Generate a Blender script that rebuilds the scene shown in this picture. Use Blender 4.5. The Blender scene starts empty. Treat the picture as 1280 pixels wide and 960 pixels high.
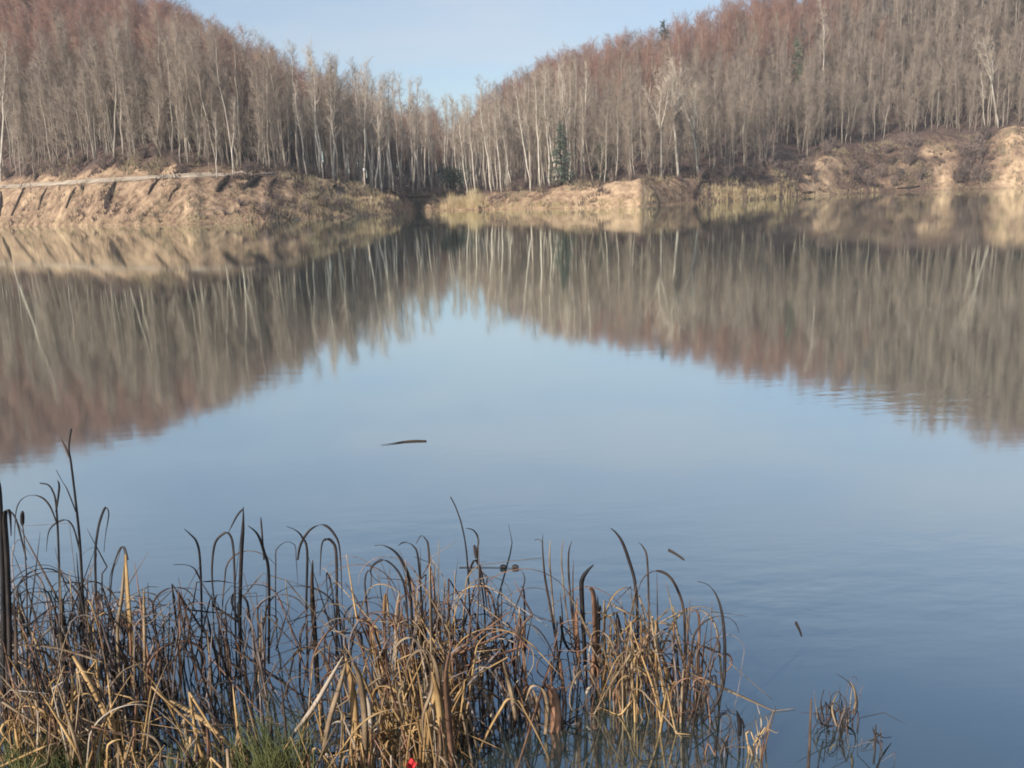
import bpy, math, random
from mathutils import Vector, Matrix, noise
from bisect import bisect_left

PI = math.pi
R = math.radians
scene = bpy.context.scene
COL = scene.collection
rnd = random.Random(7)

# ------------------------------------------------------------------ camera
F = 1100.0                       # focal length in pixels of the 1280 x 960 photograph
CAM = Vector((0, 0, 2.5))
PITCH = math.atan(240 / F)
ROLL = 0.035
fw = Vector((0, math.cos(PITCH), -math.sin(PITCH)))
u0 = Vector((0, math.sin(PITCH), math.cos(PITCH)))
r0 = Vector((1, 0, 0))
rt = r0 * math.cos(ROLL) - u0 * math.sin(ROLL)
up = u0 * math.cos(ROLL) + r0 * math.sin(ROLL)
cd = bpy.data.cameras.new('camera')
cam = bpy.data.objects.new('camera', cd)
COL.objects.link(cam)
cam.matrix_world = Matrix(((rt.x, up.x, -fw.x, CAM.x), (rt.y, up.y, -fw.y, CAM.y),
                           (rt.z, up.z, -fw.z, CAM.z), (0, 0, 0, 1)))
cd.sensor_width = 36.0
cd.lens = 36.0 * F / 1280.0
cd.clip_start = 0.05
cd.clip_end = 4000
scene.camera = cam


def ray(px, py):
    return fw * F + rt * (px - 640) + up * (480 - py)


def on_z(px, py, z=0.0):
    d = ray(px, py)
    t = (z - CAM.z) / d.z
    return CAM + d * t


def at_y(px, py, Y):
    d = ray(px, py)
    return CAM + d * (Y / d.y)


def hor_y(px):
    return 240 - (px - 640) * ROLL


def az_px(px):
    d = ray(px, hor_y(px))
    return math.atan2(d.x, d.y)


def lerp_table(tab, x):
    if x <= tab[0][0]:
        return tab[0][1]
    if x >= tab[-1][0]:
        return tab[-1][1]
    ks = [t[0] for t in tab]
    i = bisect_left(ks, x)
    a, b = tab[i - 1], tab[i]
    f = (x - a[0]) / (b[0] - a[0])
    return a[1] + (b[1] - a[1]) * f


# ------------------------------------------------------------------ small mesh builder
class MB:
    def __init__(self):
        self.v = []
        self.f = []
        self.m = []

    def tube(self, path, radii, n=5, mat=0, cap=True, squash=None):
        """tapered tube along a path; squash=(axis, k) flattens the section"""
        base = len(self.v)
        L = len(path)
        ref = Vector((0.31, 0.95, 0.1))
        for i, p in enumerate(path):
            a = path[max(0, i - 1)]
            b = path[min(L - 1, i + 1)]
            d = (b - a)
            if d.length < 1e-9:
                d = Vector((0, 0, 1))
            d.normalize()
            s = d.cross(ref)
            if s.length < 1e-3:
                s = d.cross(Vector((1, 0, 0)))
            s.normalize()
            t = d.cross(s)
            for k in range(n):
                an = 2 * PI * k / n
                self.v.append(p + (s * math.cos(an) + t * math.sin(an)) * radii[i])
        for i in range(L - 1):
            for k in range(n):
                k2 = (k + 1) % n
                self.f.append((base + i * n + k, base + i * n + k2, base + (i + 1) * n + k2, base + (i + 1) * n + k))
                self.m.append(mat)
        if cap and n > 2:
            self.f.append(tuple(base + (L - 1) * n + k for k in range(n)))
            self.m.append(mat)
            self.f.append(tuple(base + n - 1 - k for k in range(n)))
            self.m.append(mat)

    def needle(self, p, q, r, mat=0):
        d = (q - p).normalized()
        s = d.cross(Vector((0.37, 0.6, 0.71)))
        if s.length < 1e-3:
            s = d.cross(Vector((1, 0, 0)))
        s.normalize()
        t = d.cross(s)
        b = len(self.v)
        for k in range(3):
            an = 2 * PI * k / 3
            self.v.append(p + (s * math.cos(an) + t * math.sin(an)) * r)
        self.v.append(q)
        for k in range(3):
            self.f.append((b + k, b + (k + 1) % 3, b + 3))
            self.m.append(mat)

    def ribbon(self, path, sides, widths, thick, mat=0):
        """a leaf: flattened diamond section swept along the path"""
        base = len(self.v)
        L = len(path)
        for i, p in enumerate(path):
            a = path[max(0, i - 1)]
            b = path[min(L - 1, i + 1)]
            d = (b - a)
            d = d.normalized() if d.length > 1e-9 else Vector((0, 0, 1))
            s = sides[i] - d * sides[i].dot(d)
            if s.length < 1e-4:
                s = d.cross(Vector((0, 0, 1)))
            s.normalize()
            nrm = d.cross(s)
            w = widths[i] * 0.5
            th = min(thick, w)
            self.v += [p - s * w, p + nrm * th, p + s * w, p - nrm * th]
        for i in range(L - 1):
            for k in range(4):
                k2 = (k + 1) % 4
                self.f.append((base + i * 4 + k, base + i * 4 + k2, base + i * 4 + 4 + k2, base + i * 4 + 4 + k))
                self.m.append(mat)
        self.f.append((base + 3, base + 2, base + 1, base))
        self.m.append(mat)
        e = base + (L - 1) * 4
        self.f.append((e, e + 1, e + 2, e + 3))
        self.m.append(mat)

    def mesh(self, name, mats, smooth=True):
        me = bpy.data.meshes.new(name)
        me.from_pydata([tuple(v) for v in self.v], [], self.f)
        for m in mats:
            me.materials.append(m)
        if len(mats) > 1:
            me.polygons.foreach_set('material_index', self.m)
        if smooth:
            me.polygons.foreach_set('use_smooth', [True] * len(me.polygons))
        me.update()
        return me

    def build(self, name, mats, parent=None, smooth=True):
        if not isinstance(mats, (list, tuple)):
            mats = [mats]
        o = bpy.data.objects.new(name, self.mesh(name, mats, smooth))
        COL.objects.link(o)
        if parent:
            o.parent = parent
        return o


def tag(o, label=None, cat=None, group=None, kind=None):
    if label:
        o['label'] = label
    if cat:
        o['category'] = cat
    if group:
        o['group'] = group
    if kind:
        o['kind'] = kind
    return o


def empty(name, loc, rz=0.0):
    o = bpy.data.objects.new(name, None)
    COL.objects.link(o)
    o.empty_display_size = 0.3
    o.location = loc
    o.rotation_euler = (0, 0, rz)
    return o


# ------------------------------------------------------------------ materials
def nodes_of(name):
    m = bpy.data.materials.new(name)
    m.use_nodes = True
    nt = m.node_tree
    b = nt.nodes['Principled BSDF']
    return m, nt, b


def mottled(name, c1, c2, scale=6.0, rough=0.8, spread=0.25, coord='Position', stretch=(1, 1, 1), detail=5.0, spec=0.2, lo=0.35, hi=0.65, trans=0.0):
    """two real colours broken up by noise, with a per-object shift in value"""
    m, nt, b = nodes_of(name)
    N, Lk = nt.nodes, nt.links
    if coord == 'Position':
        g = N.new('ShaderNodeNewGeometry')
        src = g.outputs['Position']
    else:
        g = N.new('ShaderNodeTexCoord')
        src = g.outputs['Object']
    mp = N.new('ShaderNodeMapping')
    mp.inputs['Scale'].default_value = stretch
    Lk.new(src, mp.inputs['Vector'])
    nz = N.new('ShaderNodeTexNoise')
    nz.inputs['Scale'].default_value = scale
    nz.inputs['Detail'].default_value = detail
    Lk.new(mp.outputs['Vector'], nz.inputs['Vector'])
    rp = N.new('ShaderNodeValToRGB')
    rp.color_ramp.elements[0].position = lo
    rp.color_ramp.elements[0].color = (*c1, 1)
    rp.color_ramp.elements[1].position = hi
    rp.color_ramp.elements[1].color = (*c2, 1)
    Lk.new(nz.outputs['Fac'], rp.inputs['Fac'])
    oi = N.new('ShaderNodeObjectInfo')
    mr = N.new('ShaderNodeMapRange')
    mr.inputs['To Min'].default_value = 1 - spread
    mr.inputs['To Max'].default_value = 1 + spread
    Lk.new(oi.outputs['Random'], mr.inputs['Value'])
    hs = N.new('ShaderNodeHueSaturation')
    Lk.new(rp.outputs['Color'], hs.inputs['Color'])
    Lk.new(mr.outputs['Result'], hs.inputs['Value'])
    Lk.new(hs.outputs['Color'], b.inputs['Base Color'])
    b.inputs['Roughness'].default_value = rough
    b.inputs['Specular IOR Level'].default_value = spec
    return m


M = {}
M['bark_grey'] = mottled('bark_grey', (0.22, 0.185, 0.145), (0.42, 0.36, 0.29), 1.3, 0.9, 0.25, 'Object', (1, 1, 0.35))
M['bark_birch'] = mottled('bark_birch', (0.34, 0.29, 0.23), (0.66, 0.58, 0.48), 1.6, 0.8, 0.12, 'Object', (1, 1, 0.5))
M['bark_pale'] = mottled('bark_pale', (0.32, 0.275, 0.22), (0.62, 0.55, 0.45), 1.4, 0.9, 0.12, 'Object', (1, 1, 0.4))
M['twig_grey'] = mottled('twig_grey', (0.24, 0.183, 0.138), (0.355, 0.283, 0.22), 0.8, 0.9, 0.22, 'Object')
M['twig_red'] = mottled('twig_red', (0.26, 0.142, 0.102), (0.36, 0.218, 0.165), 0.8, 0.9, 0.2, 'Object')
M['twig_pale'] = mottled('twig_pale', (0.36, 0.28, 0.21), (0.54, 0.45, 0.36), 0.8, 0.9, 0.12, 'Object')
M['twig_shrub'] = mottled('twig_shrub', (0.13, 0.095, 0.08), (0.27, 0.20, 0.165), 1.0, 0.9, 0.3, 'Object')
M['needle_dark'] = mottled('needle_dark', (0.06, 0.082, 0.06), (0.125, 0.15, 0.11), 1.2, 0.7, 0.15, 'Object')
M['needle_pale'] = mottled('needle_pale', (0.11, 0.13, 0.08), (0.19, 0.20, 0.13), 1.2, 0.8, 0.15, 'Object')
M['log_dark'] = mottled('log_dark', (0.028, 0.020, 0.016), (0.07, 0.05, 0.038), 3.0, 0.9, 0.2)
M['log_pale'] = mottled('log_pale', (0.28, 0.22, 0.17), (0.45, 0.37, 0.30), 3.0, 0.9, 0.2)
M['reed_yellow'] = mottled('reed_yellow', (0.40, 0.29, 0.15), (0.66, 0.52, 0.31), 0.5, 0.85, 0.0)
M['grass_green'] = mottled('grass_green', (0.06, 0.08, 0.028), (0.20, 0.20, 0.075), 5.0, 0.6, 0.0)
M['leaf_dark'] = mottled('leaf_dark', (0.010, 0.009, 0.010), (0.048, 0.036, 0.032), 9.0, 0.55, 0.5, spec=0.35)
M['leaf_umber'] = mottled('leaf_umber', (0.030, 0.021, 0.017), (0.13, 0.088, 0.065), 9.0, 0.7, 0.4)
M['leaf_grey'] = mottled('leaf_grey', (0.10, 0.08, 0.075), (0.29, 0.235, 0.215), 9.0, 0.75, 0.35)
M['leaf_rust'] = mottled('leaf_rust', (0.09, 0.046, 0.030), (0.34, 0.19, 0.118), 9.0, 0.75, 0.35)
M['leaf_tan'] = mottled('leaf_tan', (0.17, 0.115, 0.07), (0.40, 0.29, 0.18), 8.0, 0.75, 0.3)
M['leaf_gold'] = mottled('leaf_gold', (0.29, 0.17, 0.07), (0.58, 0.38, 0.175), 8.0, 0.7, 0.2)
M['leaf_pale'] = mottled('leaf_pale', (0.34, 0.27, 0.20), (0.56, 0.46, 0.36), 8.0, 0.75, 0.2)
M['red_plastic'] = mottled('red_plastic', (0.55, 0.02, 0.025), (0.7, 0.05, 0.05), 30.0, 0.4, 0.0, spec=0.5)
M['white_paint'] = mottled('white_paint', (0.45, 0.42, 0.38), (0.62, 0.6, 0.56), 10.0, 0.6, 0.0)

# ------------------------------------------------------------------ terrain tables (by photograph column)
WATERLINE = [(-260, 288), (0, 284), (120, 283), (240, 281), (330, 277), (400, 273), (450, 270), (492, 267.5), (506, 266), (520, 264.3), (534, 264.3),
             (548, 263.5), (600, 262.5), (700, 261), (800, 258.5), (860, 254.5), (930, 250.5), (1000, 245.5), (1100, 240.5), (1200, 237), (1280, 234.5), (1540, 225)]
AZ = []
SHORE = []
for px_, py_ in WATERLINE:
    p = on_z(px_, py_)
    AZ.append((math.atan2(p.x, p.y), px_))
    SHORE.append((px_, math.hypot(p.x, p.y)))
AZ_ALL = [(az_px(px_), px_) for px_ in range(-420, 1721, 20)]

# bank profile: for each column, heights at fixed distances behind the waterline
DR = [0, 1.2, 2.5, 5, 8, 9, 13, 14.5, 18, 25]
PROF = {
    -300: [0, .7, 1.4, 3.3, 5.35, 5.6, 6.3, 7.0, 8.4, 11.2],
    0:    [0, .7, 1.4, 3.3, 5.35, 5.6, 6.3, 7.0, 8.4, 11.2],
    160:  [0, .7, 1.4, 3.3, 5.35, 5.6, 6.3, 7.1, 8.7, 11.2],
    260:  [0, .7, 1.5, 3.4, 5.4, 5.65, 6.3, 6.9, 8.2, 10.0],
    330:  [0, .8, 1.6, 3.6, 5.3, 5.55, 6.1, 6.4, 6.9, 7.8],
    400:  [0, .9, 2.0, 3.9, 5.2, 5.3, 5.0, 4.8, 4.8, 5.4],
    440:  [0, 1.2, 2.2, 2.7, 4.2, 4.4, 4.3, 4.2, 4.2, 4.6],
    480:  [0, 1.3, 2.1, 2.4, 2.9, 3.0, 3.0, 3.1, 3.2, 3.5],
    520:  [0, .7, 1.2, 1.9, 2.2, 2.3, 2.5, 2.6, 2.8, 3.2],
    560:  [0, .6, 1.1, 1.9, 2.4, 2.5, 2.7, 2.8, 3.0, 3.4],
    660:  [0, .8, 1.6, 2.5, 2.7, 2.8, 3.0, 3.1, 3.3, 4.0],
    740:  [0, .9, 1.9, 3.0, 3.1, 3.1, 3.3, 3.4, 3.8, 5.0],
    800:  [0, 1.2, 2.3, 3.2, 3.4, 3.5, 3.9, 4.2, 5.0, 7.0],
    870:  [0, 1.1, 2.2, 3.4, 3.7, 3.8, 4.3, 4.6, 5.6, 8.0],
    930:  [0, .5, .9, 1.6, 2.6, 3.0, 4.4, 4.9, 6.4, 9.5],
    990:  [0, .6, 1.3, 2.8, 4.4, 4.9, 6.3, 6.8, 8.2, 11.0],
    1050: [0, .9, 2.0, 4.6, 7.2, 7.8, 9.0, 9.3, 10.2, 12.5],
    1110: [0, .8, 1.7, 3.8, 6.2, 6.9, 9.0, 9.6, 11.0, 13.5],
    1170: [0, .9, 2.1, 4.7, 7.0, 7.7, 10.4, 11.0, 11.8, 13.8],
    1215: [0, .7, 1.5, 3.2, 5.6, 6.4, 9.4, 10.2, 11.6, 13.8],
    1260: [0, 1.3, 2.8, 6.2, 9.2, 10.0, 11.8, 12.0, 12.5, 14.2],
    1560: [0, 1.3, 2.8, 6.2, 9.2, 10.0, 11.8, 12.0, 12.5, 14.2],
}
PK = sorted(PROF)
# treetop silhouette against the sky: column, photo row, distance of the ridge
SIL = [(-300, -95, 250), (0, -58, 245), (110, -38, 240), (180, -18, 235), (215, 0, 230), (250, 15, 225), (290, 38, 220), (330, 62, 215), (350, 74, 212),
       (380, 90, 210), (420, 128, 215), (470, 150, 240), (520, 158, 270), (560, 172, 300), (600, 140, 290), (640, 108, 270), (700, 72, 260), (760, 56, 255),
       (830, 35, 250), (880, 16, 250), (910, 0, 250), (985, -18, 255), (1090, -62, 260), (1180, -105, 265), (1280, -142, 270), (1560, -150, 275)]
TREE_H = 15.0


def px_of_az(az):
    return lerp_table(AZ_ALL, az)


def shore_of(px):
    return lerp_table(SHORE, px)


def prof(px, dr):
    i = bisect_left(PK, px)
    if i == 0:
        col = PROF[PK[0]]
    elif i == len(PK):
        col = PROF[PK[-1]]
    else:
        a, b = PK[i - 1], PK[i]
        f = (px - a) / (b - a)
        f = f * f * (3 - 2 * f)
        col = [x + (y - x) * f for x, y in zip(PROF[a], PROF[b])]
    if dr >= 25:
        return col[-1]
    return lerp_table(list(zip(DR, col)), dr)


SIL_Y = [(a, b) for a, b, c in SIL]
SIL_R = [(a, c) for a, b, c in SIL]


def ridge(px):
    y = lerp_table(SIL_Y, px)
    rr = lerp_table(SIL_R, px)
    p = at_y(px, y, 1.0)
    el = (p.z - CAM.z) / math.hypot(p.x, p.y)
    return rr, max(3.0, CAM.z + el * rr - TREE_H)


def fbm(x, y, s, o=0.0):
    return noise.fractal(Vector((x * s, y * s, o)), 1.0, 2.0, 4)


def near_r(az):
    return 3.5 - 0.75 * max(0.0, min(1.0, (az + 0.12) / 0.35))


def smooth(t):
    t = max(0.0, min(1.0, t))
    return t * t * (3 - 2 * t)


def ground(az, r):
    """height of the land or pond bed at azimuth az (0 = straight ahead, + right), distance r"""
    x, y = r * math.sin(az), r * math.cos(az)
    a = abs(az)
    rn = near_r(az)
    if a > R(80):
        return 0.9 + 0.004 * max(0, r - 4) + 0.15 * fbm(x, y, 0.3)
    px = px_of_az(az)
    rs = shore_of(px)
    k = smooth((a - R(42)) / R(36))
    rs = rs * (1 - k) + 3.6 * k
    if r < rn:
        return 0.95 * smooth((rn - r) / 2.2) * 0.98 + 0.04 * fbm(x, y, 2.0)
    if r < rs:
        d = min(r - rn, (rs - r) * 0.6)
        return -min(1.6, 0.09 + 0.30 * d) if d > 0.02 else -0.02
    dr = r - rs
    if dr <= 25:
        z = prof(px, dr)
    else:
        rr, zr = ridge(px)
        z0 = prof(px, 25)
        t = (dr - 25) / max(20.0, rr - rs - 25)
        if t <= 1:
            s = t * 0.75 + 0.25 * smooth(t)
            z = z0 + (zr - z0) * s
        else:
            z = zr - (t - 1) * 12
    nz = fbm(x, y, 0.11, 3.0) * 0.55 + fbm(x, y, 0.45, 9.0) * 0.22
    if px < 450 and dr < 14:
        nz *= 0.45
    z += nz * min(1.0, dr / 4.0)
    if dr < 16:
        gully = noise.noise(Vector((px * 0.055, dr * 0.08, 4.0))) + 0.5 * noise.noise(Vector((px * 0.14, dr * 0.2, 8.0)))
        z += gully * 0.5 * min(1.0, dr / 3.0) * (1.5 if px > 985 else (0.35 if px > 545 else 0.7)) * smooth((16 - dr) / 4)
    road = px < 350 and 8.9 < dr < 13.1
    if road:
        z = prof(px, dr)
    return z * (1 - k) + (0.9 + 0.01 * dr) * k


def gz(x, y):
    return ground(math.atan2(x, y), math.hypot(x, y))


# ------------------------------------------------------------------ terrain mesh
def terrain():
    az_list = [R(-180 + 10 * i) for i in range(0, 10)] + [R(-85)] + [R(v) for v in range(-80, -40, 2)]
    n = 460
    az_list += [R(-40 + 80 * i / n) for i in range(n + 1)]
    az_list += [R(v) for v in range(42, 82, 2)] + [R(85)] + [R(90 + 10 * i) for i in range(0, 9)]
    rel = [0, .4, .8, 1.2, 1.8, 2.5, 3.3, 4.1, 5, 6, 7, 8, 8.8, 9.0, 10, 11, 12, 13, 13.2, 14, 15, 16, 17.5, 19, 21, 23, 25, 28, 32, 36, 41, 46, 52,
           58, 65, 72, 80, 88, 97, 106, 116, 128, 140, 155, 175, 200, 235]
    nearr = [0.05, .6, 1.2, 1.7, 2.1, 2.4, 2.7, 2.9, 3.1, 3.3, 3.5, 3.7, 4.0, 4.6, 6, 9]
    verts, faces, wt = [], [], []
    for az in az_list:
        a = abs(az)
        px = px_of_az(az)
        rs = shore_of(px)
        k = smooth((a - R(42)) / R(36)) if a < R(80) else 1.0
        rs = rs * (1 - k) + 12.0 * k
        radii = list(nearr) + [9 + (rs - 9) * t for t in (.25, .5, .75, .93)] + [rs + d for d in rel]
        for r in radii:
            verts.append((r * math.sin(az), r * math.cos(az), ground(az, r)))
            dr = r - rs
            # colour weights: R bare soil, G sand, B leaf litter
            x, y = r * math.sin(az), r * math.cos(az)
            n1 = fbm(x, y, 0.12, 5.0)
            n2 = fbm(x, y, 0.35, 15.0)
            soil = sand = lit = 0.0
            if dr < 0 or k > 0.5:
                soil = 1.0
            else:
                if px < 420:
                    sand = 0.12 + 0.9 * max(0, n2) + 0.5 * max(0, n1)
                    edge = 14 + 3 * n1
                    lit = smooth((dr - edge) / 3)
                elif px < 900:
                    sand = 0.15 + 0.6 * max(0, n2)
                    kk = smooth((px - 680) / 40) * smooth((822 - px) / 16)
                    sand = sand * (1 - kk) + (0.8 + 0.4 * n2) * kk
                    lit = smooth((dr - 5.0 - 2 * n1) / 3)
                else:
                    sand = 0.0
                    for c_, w_, d0_, d1_, k_ in ((1022, 22, 0, 9, 1.1), (1050, 14, 3, 8, .5), (1112, 25, 1, 7, .35), (1182, 14, 0, 6, 1.0), (1172, 24, 8, 11, .9), (1272, 26, 0, 14, 1.15), (940, 60, -1, 3, .5)):
                        g_ = math.exp(-((px - c_) / w_) ** 2) * smooth((dr - d0_ + 1) / 1.5) * smooth((d1_ - dr) / 2.0 + .5)
                        sand = max(sand, k_ * g_)
                    sand = sand * (1.0 + 0.9 * n2) + 0.12 * n2
                    lit = smooth((dr - 10 - 7 * n1 - 3 * n2) / 4)
                    if px < 1000:
                        lit = max(lit, smooth((dr - 4) / 3))
                    lit *= 1 - min(1.0, sand)
                sand = max(0.0, min(1.0, sand)) * (1 - lit)
            wt.append((soil, sand, lit, smooth((px - 835) / 60)))
    m = len(nearr) + 4 + len(rel)
    A = len(az_list)
    for i in range(A):
        j = (i + 1) % A
        for q in range(m - 1):
            faces.append((i * m + q, i * m + q + 1, j * m + q + 1, j * m + q))
    me = bpy.data.meshes.new('ground')
    me.from_pydata(verts, [], faces)
    ca = me.color_attributes.new('soil_mix', 'FLOAT_COLOR', 'POINT')
    ca.data.foreach_set('color', [c for w in wt for c in w])
    me.polygons.foreach_set('use_smooth', [True] * len(me.polygons))
    me.update()
    o = bpy.data.objects.new('ground', me)
    COL.objects.link(o)
    o['kind'] = 'structure'
    mt, nt, b = nodes_of('ground_mat')
    N, Lk = nt.nodes, nt.links
    at = N.new('ShaderNodeAttribute')
    at.attribute_name = 'soil_mix'
    sp = N.new('ShaderNodeSeparateColor')
    Lk.new(at.outputs['Color'], sp.inputs['Color'])
    g = N.new('ShaderNodeNewGeometry')

    def nramp(scale, c1, c2, lo=.35, hi=.65, sc=(1, 1, 1)):
        mp = N.new('ShaderNodeMapping')
        mp.inputs['Scale'].default_value = sc
        Lk.new(g.outputs['Position'], mp.inputs['Vector'])
        nz = N.new('ShaderNodeTexNoise')
        nz.inputs['Scale'].default_value = scale
        nz.inputs['Detail'].default_value = 8
        nz.inputs['Roughness'].default_value = .65
        Lk.new(mp.outputs['Vector'], nz.inputs['Vector'])
        rp = N.new('ShaderNodeValToRGB')
        rp.color_ramp.elements[0].position = lo
        rp.color_ramp.elements[0].color = (*c1, 1)
        rp.color_ramp.elements[1].position = hi
        rp.color_ramp.elements[1].color = (*c2, 1)
        Lk.new(nz.outputs['Fac'], rp.inputs['Fac'])
        return rp.outputs['Color'], nz.outputs['Fac']
    bank, bf = nramp(0.9, (0.11, 0.066, 0.044), (0.37, 0.25, 0.162), .36, .62)
    sand, sf = nramp(0.9, (0.26, 0.165, 0.10), (0.62, 0.435, 0.275), .3, .6)
    lit, lf = nramp(1.3, (0.09, 0.06, 0.048), (0.19, 0.13, 0.105))
    mud, mf = nramp(3.0, (0.05, 0.04, 0.028), (0.13, 0.105, 0.07))

    def mix(f, a, c):
        mx = N.new('ShaderNodeMix')
        mx.data_type = 'RGBA'
        Lk.new(f, mx.inputs['Factor'])
        Lk.new(a, mx.inputs['A'])
        Lk.new(c, mx.inputs['B'])
        return mx.outputs['Result']
    scree, cf_ = nramp(1.1, (0.075, 0.05, 0.04), (0.24, 0.155, 0.11), .36, .64)
    bank = mix(at.outputs['Alpha'], bank, scree)
    c = mix(sp.outputs['Green'], bank, sand)
    c = mix(sp.outputs['Blue'], c, lit)
    c = mix(sp.outputs['Red'], c, mud)
    Lk.new(c, b.inputs['Base Color'])
    b.inputs['Roughness'].default_value = 0.95
    b.inputs['Specular IOR Level'].default_value = 0.1
    bp = N.new('ShaderNodeBump')
    bp.inputs['Strength'].default_value = 0.9
    bp.inputs['Distance'].default_value = 0.7
    Lk.new(bf, bp.inputs['Height'])
    Lk.new(bp.outputs['Normal'], b.inputs['Normal'])
    me.materials.append(mt)


terrain()


def land(px, dr):
    """point on the far bank: photograph column, metres behind the waterline"""
    az = az_px(px)
    r = shore_of(px_of_az(az)) + dr
    return Vector((r * math.sin(az), r * math.cos(az), ground(az, r)))


# pale dirt track along the left bank
def road():
    v, f = [], []
    cols = list(range(-300, 352, 4))
    for c in cols:
        for d in (9.2, 10.4, 11.6, 12.7):
            w = 0.6 * noise.noise(Vector((c * 0.06, d * .3, 0)))
            p = land(c, d + w)
            v.append((p.x, p.y, p.z + 0.05 + 0.05 * (1 - abs(d - 11) / 2)))
    for i in range(len(cols) - 1):
        for q in range(3):
            f.append((i * 4 + q, i * 4 + 4 + q, i * 4 + 5 + q, i * 4 + 1 + q))
    me = bpy.data.meshes.new('dirt_road')
    me.from_pydata(v, [], f)
    me.materials.append(mottled('road_dirt', (0.36, 0.28, 0.20), (0.56, 0.46, 0.35), 0.6, 0.95, 0.0))
    o = bpy.data.objects.new('dirt_road', me)
    COL.objects.link(o)
    o['kind'] = 'structure'


road()

# ------------------------------------------------------------------ water
def water():
    n = 72
    v = [(0, 0, 0)]
    f = []
    rings = [3, 8, 20, 60, 140, 260]
    for r in rings:
        for k in range(n):
            a = 2 * PI * k / n
            v.append((r * math.sin(a), 40 * (r > 50) + r * math.cos(a), 0))
    for k in range(n):
        f.append((0, 1 + (k + 1) % n, 1 + k))
    for q in range(len(rings) - 1):
        for k in range(n):
            a, b = 1 + q * n + k, 1 + q * n + (k + 1) % n
            f.append((a, b, b + n, a + n))
    me = bpy.data.meshes.new('water')
    me.from_pydata(v, [], f)
    o = bpy.data.objects.new('water', me)
    COL.objects.link(o)
    o['kind'] = 'structure'
    mt, nt, b = nodes_of('pond_water')
    N, Lk = nt.nodes, nt.links
    out = N['Material Output']
    g = N.new('ShaderNodeNewGeometry')
    mp = N.new('ShaderNodeMapping')
    mp.inputs['Scale'].default_value = (0.7, 1.6, 1)
    Lk.new(g.outputs['Position'], mp.inputs['Vector'])
    nz = N.new('ShaderNodeTexNoise')
    nz.inputs['Scale'].default_value = 2.6
    nz.inputs['Detail'].default_value = 3
    Lk.new(mp.outputs['Vector'], nz.inputs['Vector'])
    # calm and breezy patches
    mp2 = N.new('ShaderNodeMapping')
    mp2.inputs['Scale'].default_value = (0.05, 0.22, 1)
    Lk.new(g.outputs['Position'], mp2.inputs['Vector'])
    n2 = N.new('ShaderNodeTexNoise')
    n2.inputs['Scale'].default_value = 1.3
    n2.inputs['Detail'].default_value = 4
    Lk.new(mp2.outputs['Vector'], n2.inputs['Vector'])
    mr = N.new('ShaderNodeMapRange')
    mr.inputs['From Min'].default_value = 0.5
    mr.inputs['From Max'].default_value = 0.64
    mr.inputs['To Min'].default_value = 0.008
    mr.inputs['To Max'].default_value = 0.06
    Lk.new(n2.outputs['Fac'], mr.inputs['Value'])
    bp = N.new('ShaderNodeBump')
    bp.inputs['Distance'].default_value = 0.06
    gx = N.new('ShaderNodeSeparateXYZ')
    Lk.new(g.outputs['Position'], gx.inputs[0])
    dy = N.new('ShaderNodeMapRange')
    dy.inputs['From Min'].default_value = 6
    dy.inputs['From Max'].default_value = 15
    dy.inputs['To Min'].default_value = 1.7
    dy.inputs['To Max'].default_value = 0.0
    Lk.new(gx.outputs['Y'], dy.inputs['Value'])
    mu = N.new('ShaderNodeMath')
    mu.operation = 'MULTIPLY'
    Lk.new(mr.outputs['Result'], mu.inputs[0])
    Lk.new(dy.outputs['Result'], mu.inputs[1])
    Lk.new(mu.outputs[0], bp.inputs['Strength'])
    Lk.new(nz.outputs['Fac'], bp.inputs['Height'])
    gl = N.new('ShaderNodeBsdfGlossy')
    gl.inputs['Roughness'].default_value = 0.045
    gl.inputs['Color'].default_value = (0.95, 1.0, 0.965, 1)
    Lk.new(bp.outputs['Normal'], gl.inputs['Normal'])
    df = N.new('ShaderNodeBsdfDiffuse')
    df.inputs['Color'].default_value = (0.024, 0.040, 0.040, 1)
    lw = N.new('ShaderNodeLayerWeight')
    lw.inputs['Blend'].default_value = 0.5
    fr = N.new('ShaderNodeValToRGB')
    el = fr.color_ramp.elements
    el[0].position, el[0].color = 0.0, (.18, .18, .18, 1)
    el[1].position, el[1].color = 1.0, (.97, .97, .97, 1)
    for ps, vl in ((.41, .41), (.68, .71), (.865, .87)):
        e_ = el.new(ps)
        e_.color = (vl, vl, vl, 1)
    Lk.new(lw.outputs['Facing'], fr.inputs['Fac'])
    mx = N.new('ShaderNodeMixShader')
    Lk.new(fr.outputs['Color'], mx.inputs['Fac'])
    Lk.new(df.outputs['BSDF'], mx.inputs[1])
    Lk.new(gl.outputs['BSDF'], mx.inputs[2])
    Lk.new(mx.outputs['Shader'], out.inputs['Surface'])
    N.remove(b)
    me.materials.append(mt)


water()


# ------------------------------------------------------------------ trees
def rvec(rg):
    while True:
        v = Vector((rg.uniform(-1, 1), rg.uniform(-1, 1), rg.uniform(-1, 1)))
        if 0.05 < v.length < 1:
            return v.normalized()


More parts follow.
